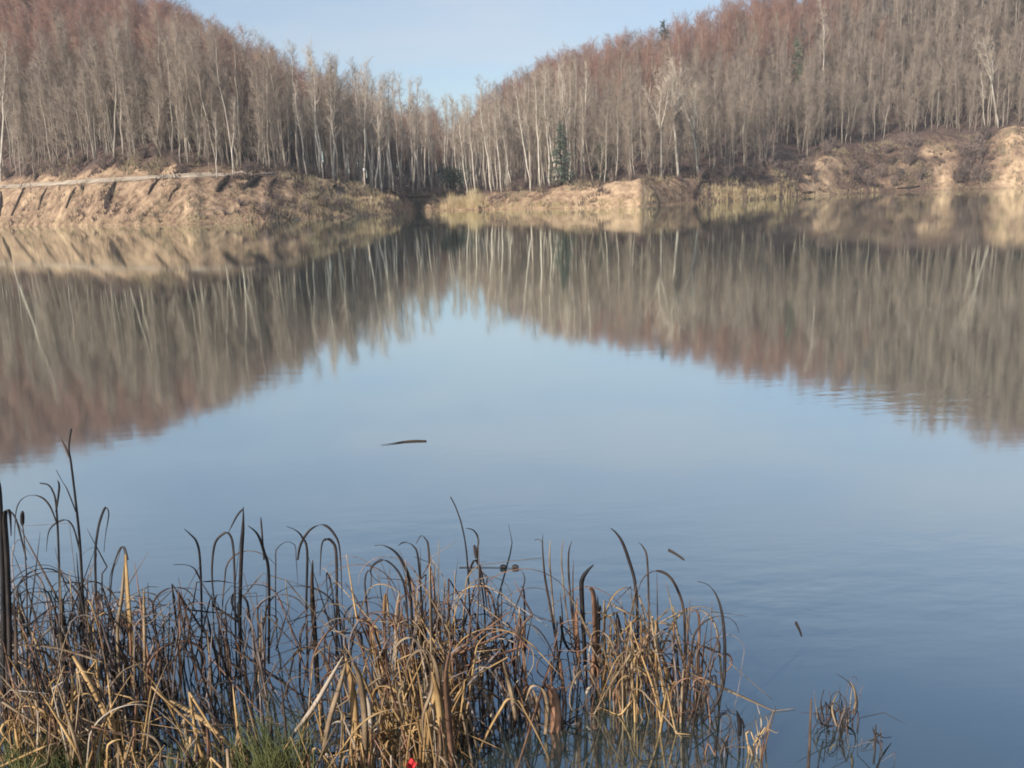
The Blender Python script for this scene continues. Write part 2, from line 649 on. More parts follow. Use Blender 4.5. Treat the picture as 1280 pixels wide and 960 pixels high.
def gen_bare(seed, H=16.0, r0=0.15, start=0.35, nb=30, ntw=7, ang=(25, 50), blen=2.6, fork=0, bend=0.25, twr=0.02, top=0.75):
    """returns (trunk, crown) builders of a leafless tree"""
    rg = random.Random(seed)
    T, C = MB(), MB()
    n = 9
    pts, rad = [], []
    ox = oy = 0.0
    fk = 0.45 if fork else 1.0
    for i in range(n + 1):
        t = i / n * fk
        pts.append(Vector((ox, oy, t * H - (0.4 if i == 0 else 0))))
        rad.append(r0 * (1 - t) ** 0.8 + 0.015)
        ox += rg.uniform(-bend, bend) * 0.5
        oy += rg.uniform(-bend, bend) * 0.5
    T.tube(pts, rad, 6)
    axes = [(pts, rad)]
    if fork:
        axes = []
        for q in range(fork):
            a = 2 * PI * (q + rg.uniform(-.2, .2)) / fork
            fp, fr_ = [], []
            p = pts[-1].copy()
            d = Vector((math.cos(a) * 0.27, math.sin(a) * 0.27, 1)).normalized()
            L = H * 0.55 * rg.uniform(.8, 1.05)
            for i in range(8):
                fp.append(p.copy())
                fr_.append(rad[-1] * 0.72 * (1 - i / 7.4) + 0.012)
                p += d * (L / 7)
                d = (d + rvec(rg) * 0.16 + Vector((0, 0, 0.09))).normalized()
            T.tube(fp, fr_, 5)
            axes.append((fp, fr_))
        nb = int(nb / fork)
    for ap, ar in axes:
        for k in range(nb):
            lo = start if not fork else 0.08
            t = lo + (0.97 - lo) * ((k + rg.random()) / nb)
            f = t * (len(ap) - 1)
            i = min(len(ap) - 2, int(f))
            p = ap[i].lerp(ap[i + 1], f - i)
            az = rg.uniform(0, 2 * PI)
            el = R(rg.uniform(*ang))
            L = blen * (1.05 - top * max(0, (t - 0.4)) / 0.6) * rg.uniform(.6, 1.15)
            d = Vector((math.cos(az) * math.sin(el), math.sin(az) * math.sin(el), math.cos(el)))
            bp_ = []
            q = p.copy()
            for s in range(4):
                bp_.append(q.copy())
                q = q + d * (L / 3)
                d = (d + rvec(rg) * 0.22 + Vector((0, 0, 0.12))).normalized()
            br = max(0.02, min(ar[i] * 0.5, 0.05))
            C.tube(bp_, [br, br * .7, br * .45, br * .2], 3, cap=False)
            for w in range(ntw):
                ft = rg.uniform(0.25, 1.0) * 3
                j = min(2, int(ft))
                s0 = bp_[j].lerp(bp_[j + 1], ft - j)
                td = ((bp_[3] - bp_[0]).normalized() * 0.6 + rvec(rg) * 0.8 + Vector((0, 0, .35))).normalized()
                tl = rg.uniform(0.5, 1.3)
                e = s0 + td * tl
                C.needle(s0, e, twr)
                for w2 in range(2):
                    m0 = s0.lerp(e, rg.uniform(.3, .8))
                    C.needle(m0, m0 + (td * 0.7 + rvec(rg) * 0.7).normalized() * tl * .55, twr * .75)
    return T, C


def gen_conifer(seed, H=9.0, wid=1.9):
    rg = random.Random(seed)
    T, C = MB(), MB()
    T.tube([Vector((0, 0, -0.3)), Vector((0.03, 0, H * .5)), Vector((0, 0.03, H))], [0.14, 0.08, 0.01], 6)
    z = H * 0.08
    while z < H * 0.99:
        t = z / H
        w = wid * (1 - t) ** 0.85 * rg.uniform(0.6, 1.15) + 0.1
        nbr = 6 + rg.randrange(3)
        a0 = rg.uniform(0, 6)
        for k in range(nbr):
            if rg.random() < 0.3:
                continue
            a = a0 + 2 * PI * k / nbr + rg.uniform(-.3, .3)
            L = w * rg.uniform(.6, 1.15)
            d = Vector((math.cos(a), math.sin(a), rg.uniform(-.25, .15)))
            e = Vector((0, 0, z)) + d * L
            C.tube([Vector((0, 0, z)), e], [0.025, 0.008], 3, mat=0, cap=False)
            for q in range(int(14 * L) + 5):
                f = rg.uniform(.15, 1.05)
                p = Vector((0, 0, z)).lerp(e, f) + rvec(rg) * 0.12
                s = (d * .5 + rvec(rg) + Vector((0, 0, -.2))).normalized()
                sd = s.cross(rvec(rg)).normalized()
                l_ = rg.uniform(.18, .42)
                b = len(C.v)
                C.v += [p - sd * .045, p + sd * .045, p + s * l_ + sd * .02, p + s * l_ - sd * .02]
                C.f.append((b, b + 1, b + 2, b + 3))
                C.m.append(1)
        z += rg.uniform(.25, .42) * (0.7 + 0.05 * H)
    return T, C


def gen_leafy(seed, H=3.5, W=2.0, n=1500):
    """round evergreen shrub"""
    rg = random.Random(seed)
    T, C = MB(), MB()
    for k in range(7):
        a = rg.uniform(0, 2 * PI)
        T.tube([Vector((0, 0, -.2)), Vector((math.cos(a) * W * .3, math.sin(a) * W * .3, H * .5)), Vector((math.cos(a) * W * .6, math.sin(a) * W * .6, H * .8))], [.06, .04, .015], 4)
    lobes = [(Vector((rg.uniform(-1, 1) * W * .55, rg.uniform(-1, 1) * W * .55, H * rg.uniform(.35, .75))), rg.uniform(.3, .5) * W) for _ in range(11)]
    for q in range(n):
        c, rr = rg.choice(lobes)
        p = c + rvec(rg) * rr * rg.random() ** .4
        s = (rvec(rg) + Vector((0, 0, .3))).normalized()
        sd = s.cross(rvec(rg)).normalized()
        l_ = rg.uniform(.15, .32)
        b = len(C.v)
        C.v += [p - sd * .05, p + sd * .05, p + s * l_ + sd * .03, p + s * l_ - sd * .03]
        C.f.append((b, b + 1, b + 2, b + 3))
        C.m.append(1)
    return T, C


def gen_shrub(seed, H=2.2, n=14, red=False):
    rg = random.Random(seed)
    T, C = MB(), MB()
    for k in range(n):
        a = rg.uniform(0, 2 * PI)
        lean = rg.uniform(.1, .75)
        d = Vector((math.cos(a) * lean, math.sin(a) * lean, 1)).normalized()
        p = Vector((rg.uniform(-.2, .2), rg.uniform(-.2, .2), -.15))
        L = H * rg.uniform(.6, 1.1)
        path = []
        for i in range(5):
            path.append(p.copy())
            p = p + d * L / 4
            d = (d + rvec(rg) * .2).normalized()
        T.tube(path, [.05, .042, .032, .024, .01], 3, cap=False)
        for w in range(11):
            f = rg.uniform(.8, 4) - .001
            i = int(f)
            s0 = path[i].lerp(path[min(4, i + 1)], f - i)
            td = (d + rvec(rg) * .9).normalized()
            e = s0 + td * rg.uniform(.3, .8) * H / 2.2
            C.needle(s0, e, .03)
            for w2 in range(2):
                m0 = s0.lerp(e, rg.uniform(.2, .8))
                C.needle(m0, m0 + (td + rvec(rg)).normalized() * .35 * H / 2.2, .022)
    return T, C


class Kind:
    """a tree kind: trunk and crown meshes shared by every copy"""
    def __init__(self, name, gens, bark, twig, extra=None):
        self.name = name
        self.variants = []
        for T, C in gens:
            tm = T.mesh('trunk', [bark])
            cm = C.mesh('crown', [twig] if not extra else [bark, extra])
            self.variants.append((tm, cm))
        self.gens = gens
        self.bark = bark
        self.twig = twig


K = {}
K['grey'] = Kind('bare_tree', [gen_bare(10 + i, H=(15.8, 14.2, 16.4, 12.6, 15.2, 13.6, 16, 11.5)[i], r0=(.13, .1, .15, .09, .12, .1, .12, .085)[i], start=(.4, .3, .48, .22, .36, .28, .5, .2)[i], nb=28, blen=(2.2, 2.6, 1.9, 2.4, 2.8, 2.0, 2.3, 2.2)[i], top=.55, ntw=8, twr=.015, bend=.4, ang=(18, 48)) for i in range(8)], M['bark_grey'], M['twig_grey'])
K['red'] = Kind('bare_tree', [gen_bare(40 + i, H=14.5, r0=.12, start=.3, nb=40, blen=2.9, ntw=9, ang=(25, 58), top=.4, twr=.017) for i in range(5)], M['bark_grey'], M['twig_red'])
K['scrub'] = Kind('bare_tree', [gen_bare(55 + i, H=9.5, r0=.07, start=.08, nb=34, blen=2.5, ntw=9, ang=(15, 55), bend=.5, twr=.017) for i in range(5)], M['bark_grey'], M['twig_grey'])
K['birch'] = Kind('birch_tree', [gen_bare(70 + i, H=16, r0=.125, start=.4, nb=26, blen=2.0, ang=(20, 40), bend=.45, twr=.018) for i in range(5)], M['bark_birch'], M['twig_pale'])
K['fork'] = Kind('forked_tree', [gen_bare(90 + i, H=17, r0=.2, start=.3, nb=52, blen=2.6, fork=4, twr=.024) for i in range(3)], M['bark_pale'], M['twig_pale'])
K['conifer'] = Kind('conifer_tree', [gen_conifer(101, 9.5, 2.7), gen_conifer(102, 8.0, 2.2)], M['log_dark'], M['needle_dark'], M['needle_dark'])
K['pine'] = Kind('pine_tree', [gen_conifer(111, 12.0, 3.4)], M['bark_grey'], M['needle_pale'], M['needle_pale'])
K['bush'] = Kind('evergreen_bush', [gen_leafy(121, 3.6, 2.2)], M['log_dark'], M['needle_dark'], M['needle_dark'])
K['shrub'] = Kind('bare_shrub', [gen_shrub(131 + i, 2.4, 14) for i in range(5)], M['twig_shrub'], M['twig_shrub'])


def place(kind, loc, scale, rz, label, cat, group=None, tilt=None, var=None, zs=1.0):
    k = K[kind]
    tm, cm = k.variants[rnd.randrange(len(k.variants)) if var is None else var]
    root = empty(k.name, loc, rz)
    if tilt:                      # lean: (towards +x, towards +y) in radians
        root.rotation_euler = (Matrix.Rotation(tilt[0], 3, 'Y') @ Matrix.Rotation(-tilt[1], 3, 'X') @ Matrix.Rotation(rz, 3, 'Z')).to_euler()
    root.scale = (scale, scale, scale * zs)
    tag(root, label, cat, group)
    for nm, me in (('trunk', tm), ('crown', cm)):
        if kind in ('shrub',) and nm == 'trunk':
            nm = 'stem'
        if kind in ('shrub', 'bush') and nm == 'crown':
            nm = 'foliage' if kind == 'bush' else 'twigs'
        o = bpy.data.objects.new(nm, me)
        COL.objects.link(o)
        o.parent = root
    return root


def height_for(loc, px, ytop):
    p = at_y(px, ytop, loc.y)
    return p.z - loc.z


# --- the single trees one can point to
def lone(kind, px, dr, ytop, label, cat, xtop=None, H=16.0, var=0, group=None, wide=1.0):
    p = land(px, dr)
    h = height_for(p, px, ytop)
    tilt = None
    if xtop is not None:
        q = at_y(xtop, ytop, p.y)
        tilt = (math.atan2(q.x - p.x, h), 0.0)
    s = h / H
    o = place(kind, p, s * wide, rnd.uniform(0, 6.28), label, cat, group, tilt, var, 1.0 / wide)
    return o


BG = 'pale birches leaning over the far bank'
birches = [(517, 10, 128, 517, 'pale birch standing straight behind the dark inlet of the far bank'),
           (540, 9, 140, 538, 'thin pale birch just right of the dark inlet, beside the green bush'),
           (584, 5, 128, 571, 'leaning pale birch rising from the left part of the yellow reed patch'),
           (595, 5, 120, 583, 'leaning pale birch rising from the right part of the yellow reed patch'),
           (615, 5, 110, 599, 'pale birch with bent foot just right of the yellow reed patch'),
           (627, 5, 112, 616, 'pale birch, second one right of the yellow reed patch, leaning left'),
           (640, 8, 120, 628, 'thin pale birch, third one right of the yellow reed patch'),
           (663, 5, 96, 645, 'bright white birch leaning strongly left in the middle of the far bank'),
           (676, 7, 90, 668, 'pale birch next to the strongly leaning white birch, on its right'),
           (688, 8, 88, 680, 'pale slim birch close left of the dark conifer'),
           (700, 11, 84, 694, 'tall pale birch rising directly behind the dark conifer'),
           (716, 9, 92, 709, 'pale birch close right of the dark conifer')]
for i, (px, dr, yt, xt, lb) in enumerate(birches):
    lone('birch', px, dr, yt, lb, 'birch tree', xt, 16.0, i % 5, BG)
lone('fork', 847, 6, 72, 'big pale tree with forked white branches above the red brown bank', 'tree', 838, 16.5, 0)
lone('fork', 828, 9, 95, 'smaller pale forked tree just left of the big white branched one', 'tree', 823, 16.5, 1)
lone('fork', 873, 7, 98, 'pale forked tree just right of the big white branched one', 'tree', 864, 16.5, 2)
lone('fork', 1243, 17, 36, 'pale tree with spreading white limbs above the sandy bluff at right', 'tree', 1238, 16.5, 2, None, .8)
lone('birch', 1228, 13, 90, 'slim pale trunk standing at the edge of the right hand bluff', 'birch tree', 1226, 16.0, 2)
lone('birch', 1028, 42, -5, 'tall slim pale tree high on the right hill', 'tree', 1026, 16.0, 4)
lone('conifer', 702, 6.5, 150, 'dark green conifer among the pale birches of the far bank', 'conifer', None, 9.5, 0)
lone('conifer', 752, 14, 168, 'small dull green conifer half hidden in the bare trees right of the birches', 'conifer', None, 8.0, 1)
lone('conifer', 830, 108, 22, 'tiny dark conifer tip standing on the skyline of the right hill', 'conifer', None, 8.0, 1)
lone('pine', 990, 44, 42, 'pale green pine standing on the right hill among bare trees', 'pine', None, 12.0, 0)
lone('bush', 567, 8, 203, 'dark green bush behind the yellow reed patch', 'bush', None, 3.6, 0)
lone('bush', 1277, 20, 138, 'dark evergreen bush on top of the sandy bluff at right edge', 'bush', None, 3.6, 0)
lone('red', 322, 52, 34, 'round crowned reddish tree standing out on the left skyline', 'tree', None, 15.0, 1, None, 1.15)
lone('birch', 7, 14.0, 40, 'pale slim tree standing at the left end of the dirt track', 'tree', 8, 16.0, 3)
lone('birch', 294, 7.8, 120, 'slim pale tree growing through the bank below the right end of the track', 'tree', 296, 16.0, 1)
lone('birch', 274, 8.4, 140, 'thin pale tree at the right end of the dirt track', 'tree', 270, 16.0, 4)

# --- the woods: collect all candidates, the nearest 290 become things, the rest one mass
cands = []


def first_row(px):
    return lerp_table([(-200, 15), (0, 14.5), (150, 15.5), (260, 14), (330, 11), (440, 9), (500, 8), (560, 7), (700, 7), (800, 7), (880, 8), (960, 10), (1040, 15), (1160, 17), (1280, 17)], px)


rg = random.Random(21)
tries = 0
while len(cands) < 7200 and tries < 90000:
    tries += 1
    px = rg.uniform(-230, 1510)
    az = az_px(px)
    rs = shore_of(px)
    f0 = first_row(px)
    rr, zr = ridge(px)
    span = max(40.0, rr - rs + 14 - f0)
    dr = f0 + span * rg.random() ** 1.0
    r = rs + dr
    if rg.random() > r / 290.0 and not (px < 300 and dr < 48):
        continue
    if 482 < px < 556 and dr < 55 and rg.random() < .55:
        continue
    # the open slope above the track is nearly bare
    if px < 290 and dr < 17.5 and rg.random() < 0.6:
        continue
    p = Vector((r * math.sin(az), r * math.cos(az), 0))
    p.z = ground(az, r)
    n1 = fbm(p.x, p.y, 0.02, 30.0)
    redness = smooth((dr - 20) / 50.0 + n1 * 0.5)
    if px > 560:
        redness = smooth((dr - 36) / 50.0 + n1 * 0.5 - 0.35 * smooth((px - 900) / 250))
    kind = 'red' if rg.random() < redness else 'grey'
    if 380 < px < 740 and dr < 40:
        kind = 'birch' if rg.random() < (0.8 if 465 < px < 600 else 0.3) else 'grey'
    sc_p = 0.16 if px > 300 or dr > 40 else 0.34
    if px > 740:
        sc_p = 0.55 if dr < 75 else 0.25
    if rg.random() < sc_p and kind != 'birch':
        kind = 'scrub'
    hh = rg.uniform(0.66, 1.16)
    if 400 < px < 552:
        hh = rg.uniform(0.76, 1.2)
    elif 552 <= px < 605:
        hh *= 0.86
    if px > 740 and dr < 45 and kind != 'scrub':
        hh *= 0.82
    vis = -60 < px < 1340
    cands.append((dr if vis else dr + 900, px, kind, p, hh, dr))
cands.sort(key=lambda c: c[0])
ZONES = [(-400, 300, 'slim bare grey tree in the left wood behind the dirt track', 'bare trees of the left wood'),
         (300, 500, 'slim bare grey tree in the thicket behind the grey mound', 'bare trees behind the mound'),
         (500, 800, 'slim bare grey tree in the wood behind the central low bank', 'bare trees behind the central bank'),
         (800, 1000, 'slim bare grey tree in the wood behind the reed fringe right of centre', 'bare trees behind the right reed fringe'),
         (1000, 2000, 'slim bare grey tree in the wood above the sandy bluffs', 'bare trees above the sandy bluffs')]
NIND = 285
for c in cands[:NIND]:
    _, px, kind, p, hh, dr = c
    for a, b, lb, gp in ZONES:
        if a <= px < b:
            break
    if kind == 'birch':
        lb = lb.replace('slim bare grey tree', 'pale barked bare tree')
        gp = gp.replace('bare trees', 'pale barked trees')
    elif kind == 'scrub':
        lb = lb.replace('slim bare grey tree', 'low bushy bare tree')
        gp = gp.replace('bare trees', 'low bushy trees')
    elif kind == 'red':
        lb = lb.replace('slim bare grey tree', 'reddish twigged bare tree')
        gp = gp.replace('bare trees', 'reddish bare trees')
    place(kind, p, hh, rg.uniform(0, 6.28), lb, 'tree', gp, (rg.gauss(0, .05), rg.gauss(0, .04)))

# the rest of the wood: one object, instanced
src = bpy.data.collections.new('wood_sources')       # not linked to the scene: only read by the wood
order = []
for kn in ('grey', 'red', 'birch', 'scrub'):
    k = K[kn]
    for i, (T, C) in enumerate(k.gens):
        mb = MB()
        nv = len(T.v)
        mb.v = list(T.v) + list(C.v)
        mb.f = list(T.f) + [tuple(q + nv for q in fc) for fc in C.f]
        mb.m = [0] * len(T.f) + [1] * len(C.f)
        ob = bpy.data.objects.new('w%02d' % len(order), mb.mesh('wood_tree', [k.bark, k.twig]))
        src.objects.link(ob)
        order.append((kn, i))
idx_of = {kn: [j for j, (a, b) in enumerate(order) if a == kn] for kn in ('grey', 'red', 'birch', 'scrub')}


def far_wood(rest):
    me = bpy.data.meshes.new('far_wood')
    me.from_pydata([tuple(c[3]) for c in rest], [], [])
    a1 = me.attributes.new('pick', 'INT', 'POINT')
    a1.data.foreach_set('value', [rg.choice(idx_of[c[2]]) for c in rest])
    a2 = me.attributes.new('size', 'FLOAT', 'POINT')
    a2.data.foreach_set('value', [c[4] for c in rest])
    a3 = me.attributes.new('turn', 'FLOAT_VECTOR', 'POINT')
    fl = []
    for c in rest:
        fl += [rg.gauss(0, .05), rg.gauss(0, .05), rg.uniform(0, 6.28)]
    a3.data.foreach_set('vector', fl)
    o = bpy.data.objects.new('far_wood', me)
    COL.objects.link(o)
    tag(o, 'mass of bare grey and reddish trees covering both hills', 'wood', None, 'stuff')
    ng = bpy.data.node_groups.new('wood_nodes', 'GeometryNodeTree')
    ng.interface.new_socket('Geometry', in_out='INPUT', socket_type='NodeSocketGeometry')
    ng.interface.new_socket('Geometry', in_out='OUTPUT', socket_type='NodeSocketGeometry')
    N, Lk = ng.nodes, ng.links
    gi, go = N.new('NodeGroupInput'), N.new('NodeGroupOutput')
    ci = N.new('GeometryNodeCollectionInfo')
    ci.inputs['Collection'].default_value = src
    ci.inputs['Separate Children'].default_value = True
    ci.inputs['Reset Children'].default_value = True
    iop = N.new('GeometryNodeInstanceOnPoints')
    iop.inputs['Pick Instance'].default_value = True

    def attr(nm, ty):
        a = N.new('GeometryNodeInputNamedAttribute')
        a.data_type = ty
        a.inputs['Name'].default_value = nm
        return a.outputs['Attribute']
    m2p = N.new('GeometryNodeMeshToPoints')
    Lk.new(gi.outputs[0], m2p.inputs['Mesh'])
    Lk.new(m2p.outputs[0], iop.inputs['Points'])
    Lk.new(ci.outputs[0], iop.inputs['Instance'])
    Lk.new(attr('pick', 'INT'), iop.inputs['Instance Index'])
    er = N.new('FunctionNodeEulerToRotation')
    Lk.new(attr('turn', 'FLOAT_VECTOR'), er.inputs[0])
    Lk.new(er.outputs[0], iop.inputs['Rotation'])
    Lk.new(attr('size', 'FLOAT'), iop.inputs['Scale'])
    Lk.new(iop.outputs[0], go.inputs[0])
    md = o.modifiers.new('wood', 'NODES')
    md.node_group = ng


far_wood(cands[NIND:])

# ------------------------------------------------------------------ shrubs along the far bank
def dry_brush():
    mb = MB()
    g2 = random.Random(15)
    n = 0
    while n < 5200:
        px = g2.uniform(-40, 1330)
        hi = 20 if px < 300 else (11 if px < 990 else 15)
        dr = g2.uniform(0.3, hi)
        if px < 345 and 8.7 < dr < 13.2 and g2.random() < .9:
            continue
        p = land(px, dr)
        q = fbm(p.x, p.y, 0.22, 40.0) + 0.4 * fbm(p.x, p.y, .9, 50.0)
        if q < g2.uniform(-.1, .5):
            continue
        if px < 330 and dr < 8.7 and g2.random() < .7:
            continue
        if 545 < px < 990 and dr < 6 and g2.random() < .65:
            continue
        n += 1
        h = g2.uniform(.3, 1.1)
        mi = 0 if fbm(p.x, p.y, .15, 70.0) + g2.uniform(-.3, .3) > 0 else 1
        for w_ in range(6):
            o_ = Vector((g2.gauss(0, .22), g2.gauss(0, .22), -.08))
            mb.needle(p + o_, p + o_ + Vector((g2.gauss(0, .4), g2.gauss(0, .4), 1)) * h * g2.uniform(.5, 1.1), .06, mi)
    o = mb.build('dry_brush', [mottled('brush_brown', (.06, .042, .036), (.19, .13, .105), .4, .9, 0), mottled('brush_straw', (.2, .15, .09), (.38, .3, .19), .4, .9, 0)])
    tag(o, 'low dry brush and dead grass scattered over the far banks', 'brush', None, 'stuff')


dry_brush()


def shrubs(lst, label, group, s=(0.7, 1.3)):
    for px, dr in lst:
        place('shrub', land(px, dr), rg.uniform(*s), rg.uniform(0, 6.28), label, 'shrub', group)


shrubs([(1008, 6), (1030, 9), (1068, 3), (1075, 6), (1085, 2), (1040, 12), (995, 5), (1018, 4)], 'bare brown shrub on the first sandy bluff right of centre', 'shrubs on the first bluff', (.8, 1.6))
shrubs([(1100, 4), (1112, 7), (1124, 3), (1134, 6), (1142, 10), (1118, 1.5), (1150, 2.2), (1106, 10), (1130, 12)], 'bare brown shrub on the reddish slope between the sandy bluffs', 'shrubs between the bluffs', (.8, 1.7))
shrubs([(1195, 2), (1203, 4), (1210, 6), (1218, 3), (1225, 7), (1213, 9), (1230, 1.5), (1200, 8), (1222, 11)], 'dark bare shrub in the gully left of the rightmost sandy bluff', 'shrubs in the gully', (.9, 1.9))
shrubs([(875, 5), (890, 7), (905, 8), (925, 9), (945, 9.5), (965, 9), (982, 9)], 'dark bare shrub behind the yellow reed fringe right of centre', 'shrubs behind the reed fringe')
shrubs([(310, 9), (322, 10), (335, 11), (350, 11), (365, 12), (382, 12), (398, 12), (415, 12), (432, 11)], 'tangled bare shrub on the grey mound right of the track', 'shrubs on the mound', (.6, 1.1))
shrubs([(15, 15), (40, 16), (75, 17), (110, 18), (135, 15.5), (150, 19), (185, 17), (205, 18), (228, 16), (245, 17)], 'low bare shrub on the slope above the dirt track', 'shrubs above the track', (.5, 1.0))
shrubs([(280, 1.5), (300, 3), (330, 1.2), (350, 2.5), (382, 1.0), (405, 2.0), (425, 1.2)], 'low scrubby bush on the bank face below the mound', 'bushes below the mound', (.4, .8))
shrubs([(498, 8), (509, 13), (530, 13), (550, 5)], 'dark bare shrub around the inlet of the far bank', 'shrubs at the inlet', (.9, 1.4))
shrubs([(640, 6), (655, 7), (730, 7), (765, 8), (790, 8)], 'low bare shrub under the trees of the central bank', 'shrubs on the central bank', (.6, 1.1))

# ------------------------------------------------------------------ logs and slanting dark streaks on the far bank
def branch(name, pxs, mat, label, cat, r=0.16, group=None, dz=0.12, side=0):
    """pxs: list of (column, metres behind waterline)"""
    mb = MB()
    pts = [land(a, b) for a, b in pxs]
    c = pts[0].copy()
    path = []
    for i in range(len(pts) - 1):
        for q in range(3):
            path.append(pts[i].lerp(pts[i + 1], q / 3))
    path.append(pts[-1])
    path = [p - c + Vector((rnd.uniform(-.05, .05), rnd.uniform(-.05, .05), dz + rnd.uniform(-.03, .05))) for p in path]
    n = len(path)
    mb.tube(path, [r * (1 - 0.6 * abs(i / (n - 1) - .45) / .55) for i in range(n)], 7)
    for k in range(side):
        i = rnd.randrange(2, n - 1)
        mb.tube([path[i], path[i] + Vector((rnd.uniform(-.5, .9), -.3, rnd.uniform(.3, .9)))], [r * .4, r * .1], 4)
    o = mb.build(name, mat)
    o.location = c
    tag(o, label, cat, group)
    return o


GB = 'dark streaks lying aslant on the left bank'
bl = [([(-2, 2.4), (3, 5), (5, 7.4)], 'dark streak lying on the bank at the left edge of the photo', .2),
      ([(13, 2.6), (24, 5), (34, 8.0)], 'long dark streak lying aslant below the track, second from the left edge', .15),
      ([(48, 3.6), (55, 6), (63, 8.2)], 'brown streak lying aslant below the track, third from the left edge', .15),
      ([(48, 13.6), (52, 15), (55, 17)], 'dark streak lying on the slope above the track near its left end', .17),
      ([(83, 3.6), (91, 6), (98, 7.8)], 'dark streak below the track with a short dark stump beside it', .14),
      ([(132, 3.4), (138, 5.4), (148, 8.4)], 'thickest and darkest streak lying aslant on the left bank', .34),
      ([(187, 5.0), (194, 6.8), (203, 8.3)], 'thin dark streak curving up to the middle of the track', .15),
      ([(211, 4.0), (219, 5.5), (228, 6.8)], 'thin brown streak low on the bank below the right half of the track', .12),
      ([(272, 5.2), (281, 6.8), (289, 8.2)], 'dark streak beside the slim pale tree on the bank', .26),
      ([(303, 5.2), (315, 6.4), (328, 8.4)], 'broad dark streak sloping up to the grey mound', .3),
      ([(339, 6.0), (343, 7.0), (348, 8.4)], 'short brown streak on the face of the grey mound', .16),
      ([(371, 6.0), (376, 7.0), (380, 7.8)], 'short dark streak on the right face of the grey mound', .16),
      ([(410, 4.6), (416, 5.6), (422, 7.2)], 'dark streak near the right foot of the grey mound', .2)]
for pts, lb, r_ in bl:
    branch('branch', pts, M['log_dark'], lb, 'branch', r_ * 1.6, GB, r_ * .5, 2)  # branch here only names a dark tube added for each slanting streak
branch('tree_stump', [(106, 7.0), (106, 8.0)], M['log_dark'], 'short dark stump on the bank just under the dirt track', 'stump', .3, None, .3)
branch('fallen_log', [(296, 10), (306, 8.8), (316, 8.4)], M['log_pale'], 'pale fallen log lying over the left shoulder of the mound', 'log', .2, None, .3, 2)
branch('fallen_log', [(322, 9.2), (336, 8.8), (352, 9.0)], M['log_pale'], 'pale fallen log lying along the top of the mound', 'log', .18, None, .3, 2)
branch('fallen_log', [(488, 5.5), (512, 4.2), (538, 3.6)], M['log_dark'], 'dark log lying across the inlet of the far bank', 'log', .28, None, .45)
branch('fallen_log', [(866, .6), (876, 3.2), (888, 4.4)], M['log_dark'], 'dark log sloping to the water at the end of the red brown bank', 'log', .25, None, .3, 1)
branch('fallen_log', [(1003, .8), (1012, .7), (1020, .8)], M['log_dark'], 'dark log at the waterline below the first sandy bluff', 'log', .25, None, .15)
branch('fallen_log', [(1122, .7), (1136, .6), (1150, .8)], M['log_dark'], 'dark log at the waterline below the reddish slope', 'log', .25, None, .15)
# pale post on the bank
p = land(457, 7)
mb = MB()
mb.tube([Vector((0, 0, -.3)), Vector((.03, 0, 1.5)), Vector((.05, 0, 2.6))], [.13, .12, .11], 8)
po = empty('wooden_post', p)
tag(po, 'short pale post with a white top standing on the low bank left of the inlet', 'post')
mb.build('shaft', M['log_pale'], po)
mb = MB()
mb.tube([Vector((.05, 0, 2.6)), Vector((.055, 0, 2.9)), Vector((.06, 0, 3.15))], [.17, .2, .14], 8)
mb.build('post_top', M['white_paint'], po)

# ------------------------------------------------------------------ dry reeds at the far waterline (uncountable)
def reeds():
    mb = MB()
    g2 = random.Random(5)
    spans = [(562, 602, 0.2, 3.2, 1.2, 2.3, 1100), (602, 700, .1, 1.2, .5, 1.1, 500), (545, 562, .2, 1.5, .4, 1.0, 150), (430, 500, 0.1, 3.0, .4, 1.2, 800), (690, 812, 0.1, 1.0, .3, .9, 500),
             (880, 985, -.2, 4.0, .4, 1.3, 1700), (985, 1100, .1, 1.0, .3, .9, 300), (0, 300, .1, 1.6, .25, .7, 900), (300, 436, 0.1, 1.8, .4, .9, 600)]
    for a, b, d0, d1, h0, h1, n in spans:
        for q in range(n):
            px = g2.uniform(a, b)
            px += g2.gauss(0, 5)
            if noise.noise(Vector((px * .11, a, 0))) < -.2 + g2.uniform(-.2, .2):
                continue
            p = land(px, g2.uniform(d0, d1))
            h = g2.uniform(h0, h1) * (.55 + .9 * abs(noise.noise(Vector((px * .06, 3.3, a)))) + .25 * noise.noise(Vector((px * .3, 1.3, a))))
            e = p + Vector((g2.uniform(-.25, .25) * h, g2.uniform(-.2, .2) * h, h))
            p.z -= .1
            mb.needle(p, e, .035)
    o = mb.build('dry_reeds', M['reed_yellow'])
    tag(o, 'dry yellow reeds and grass along the far waterline', 'reeds', None, 'stuff')


reeds()

# ------------------------------------------------------------------ cattails in the foreground
def leaf_mesh(path, w, thick=0.0016, mat=None, flat=None, gr=None):
    """a strap-like leaf: path of Vectors, greatest width w"""
    gr = gr or rnd
    n = len(path)
    sd = flat if flat is not None else Vector((gr.uniform(-1, 1), gr.uniform(-.4, .4), 0)).normalized()
    tw = gr.uniform(-1.2, 1.2)
    sides, ws = [], []
    for i in range(n):
        t = i / (n - 1)
        a = tw * t
        sides.append(Matrix.Rotation(a, 3, 'Z') @ sd)
        ws.append(w * (0.75 + 0.25 * min(1, t * 4)) * (1 - 0.8 * max(0, (t - .55) / .45) ** 1.5))
    mb = MB()
    mb.ribbon(path, sides, ws, thick)
    return mb


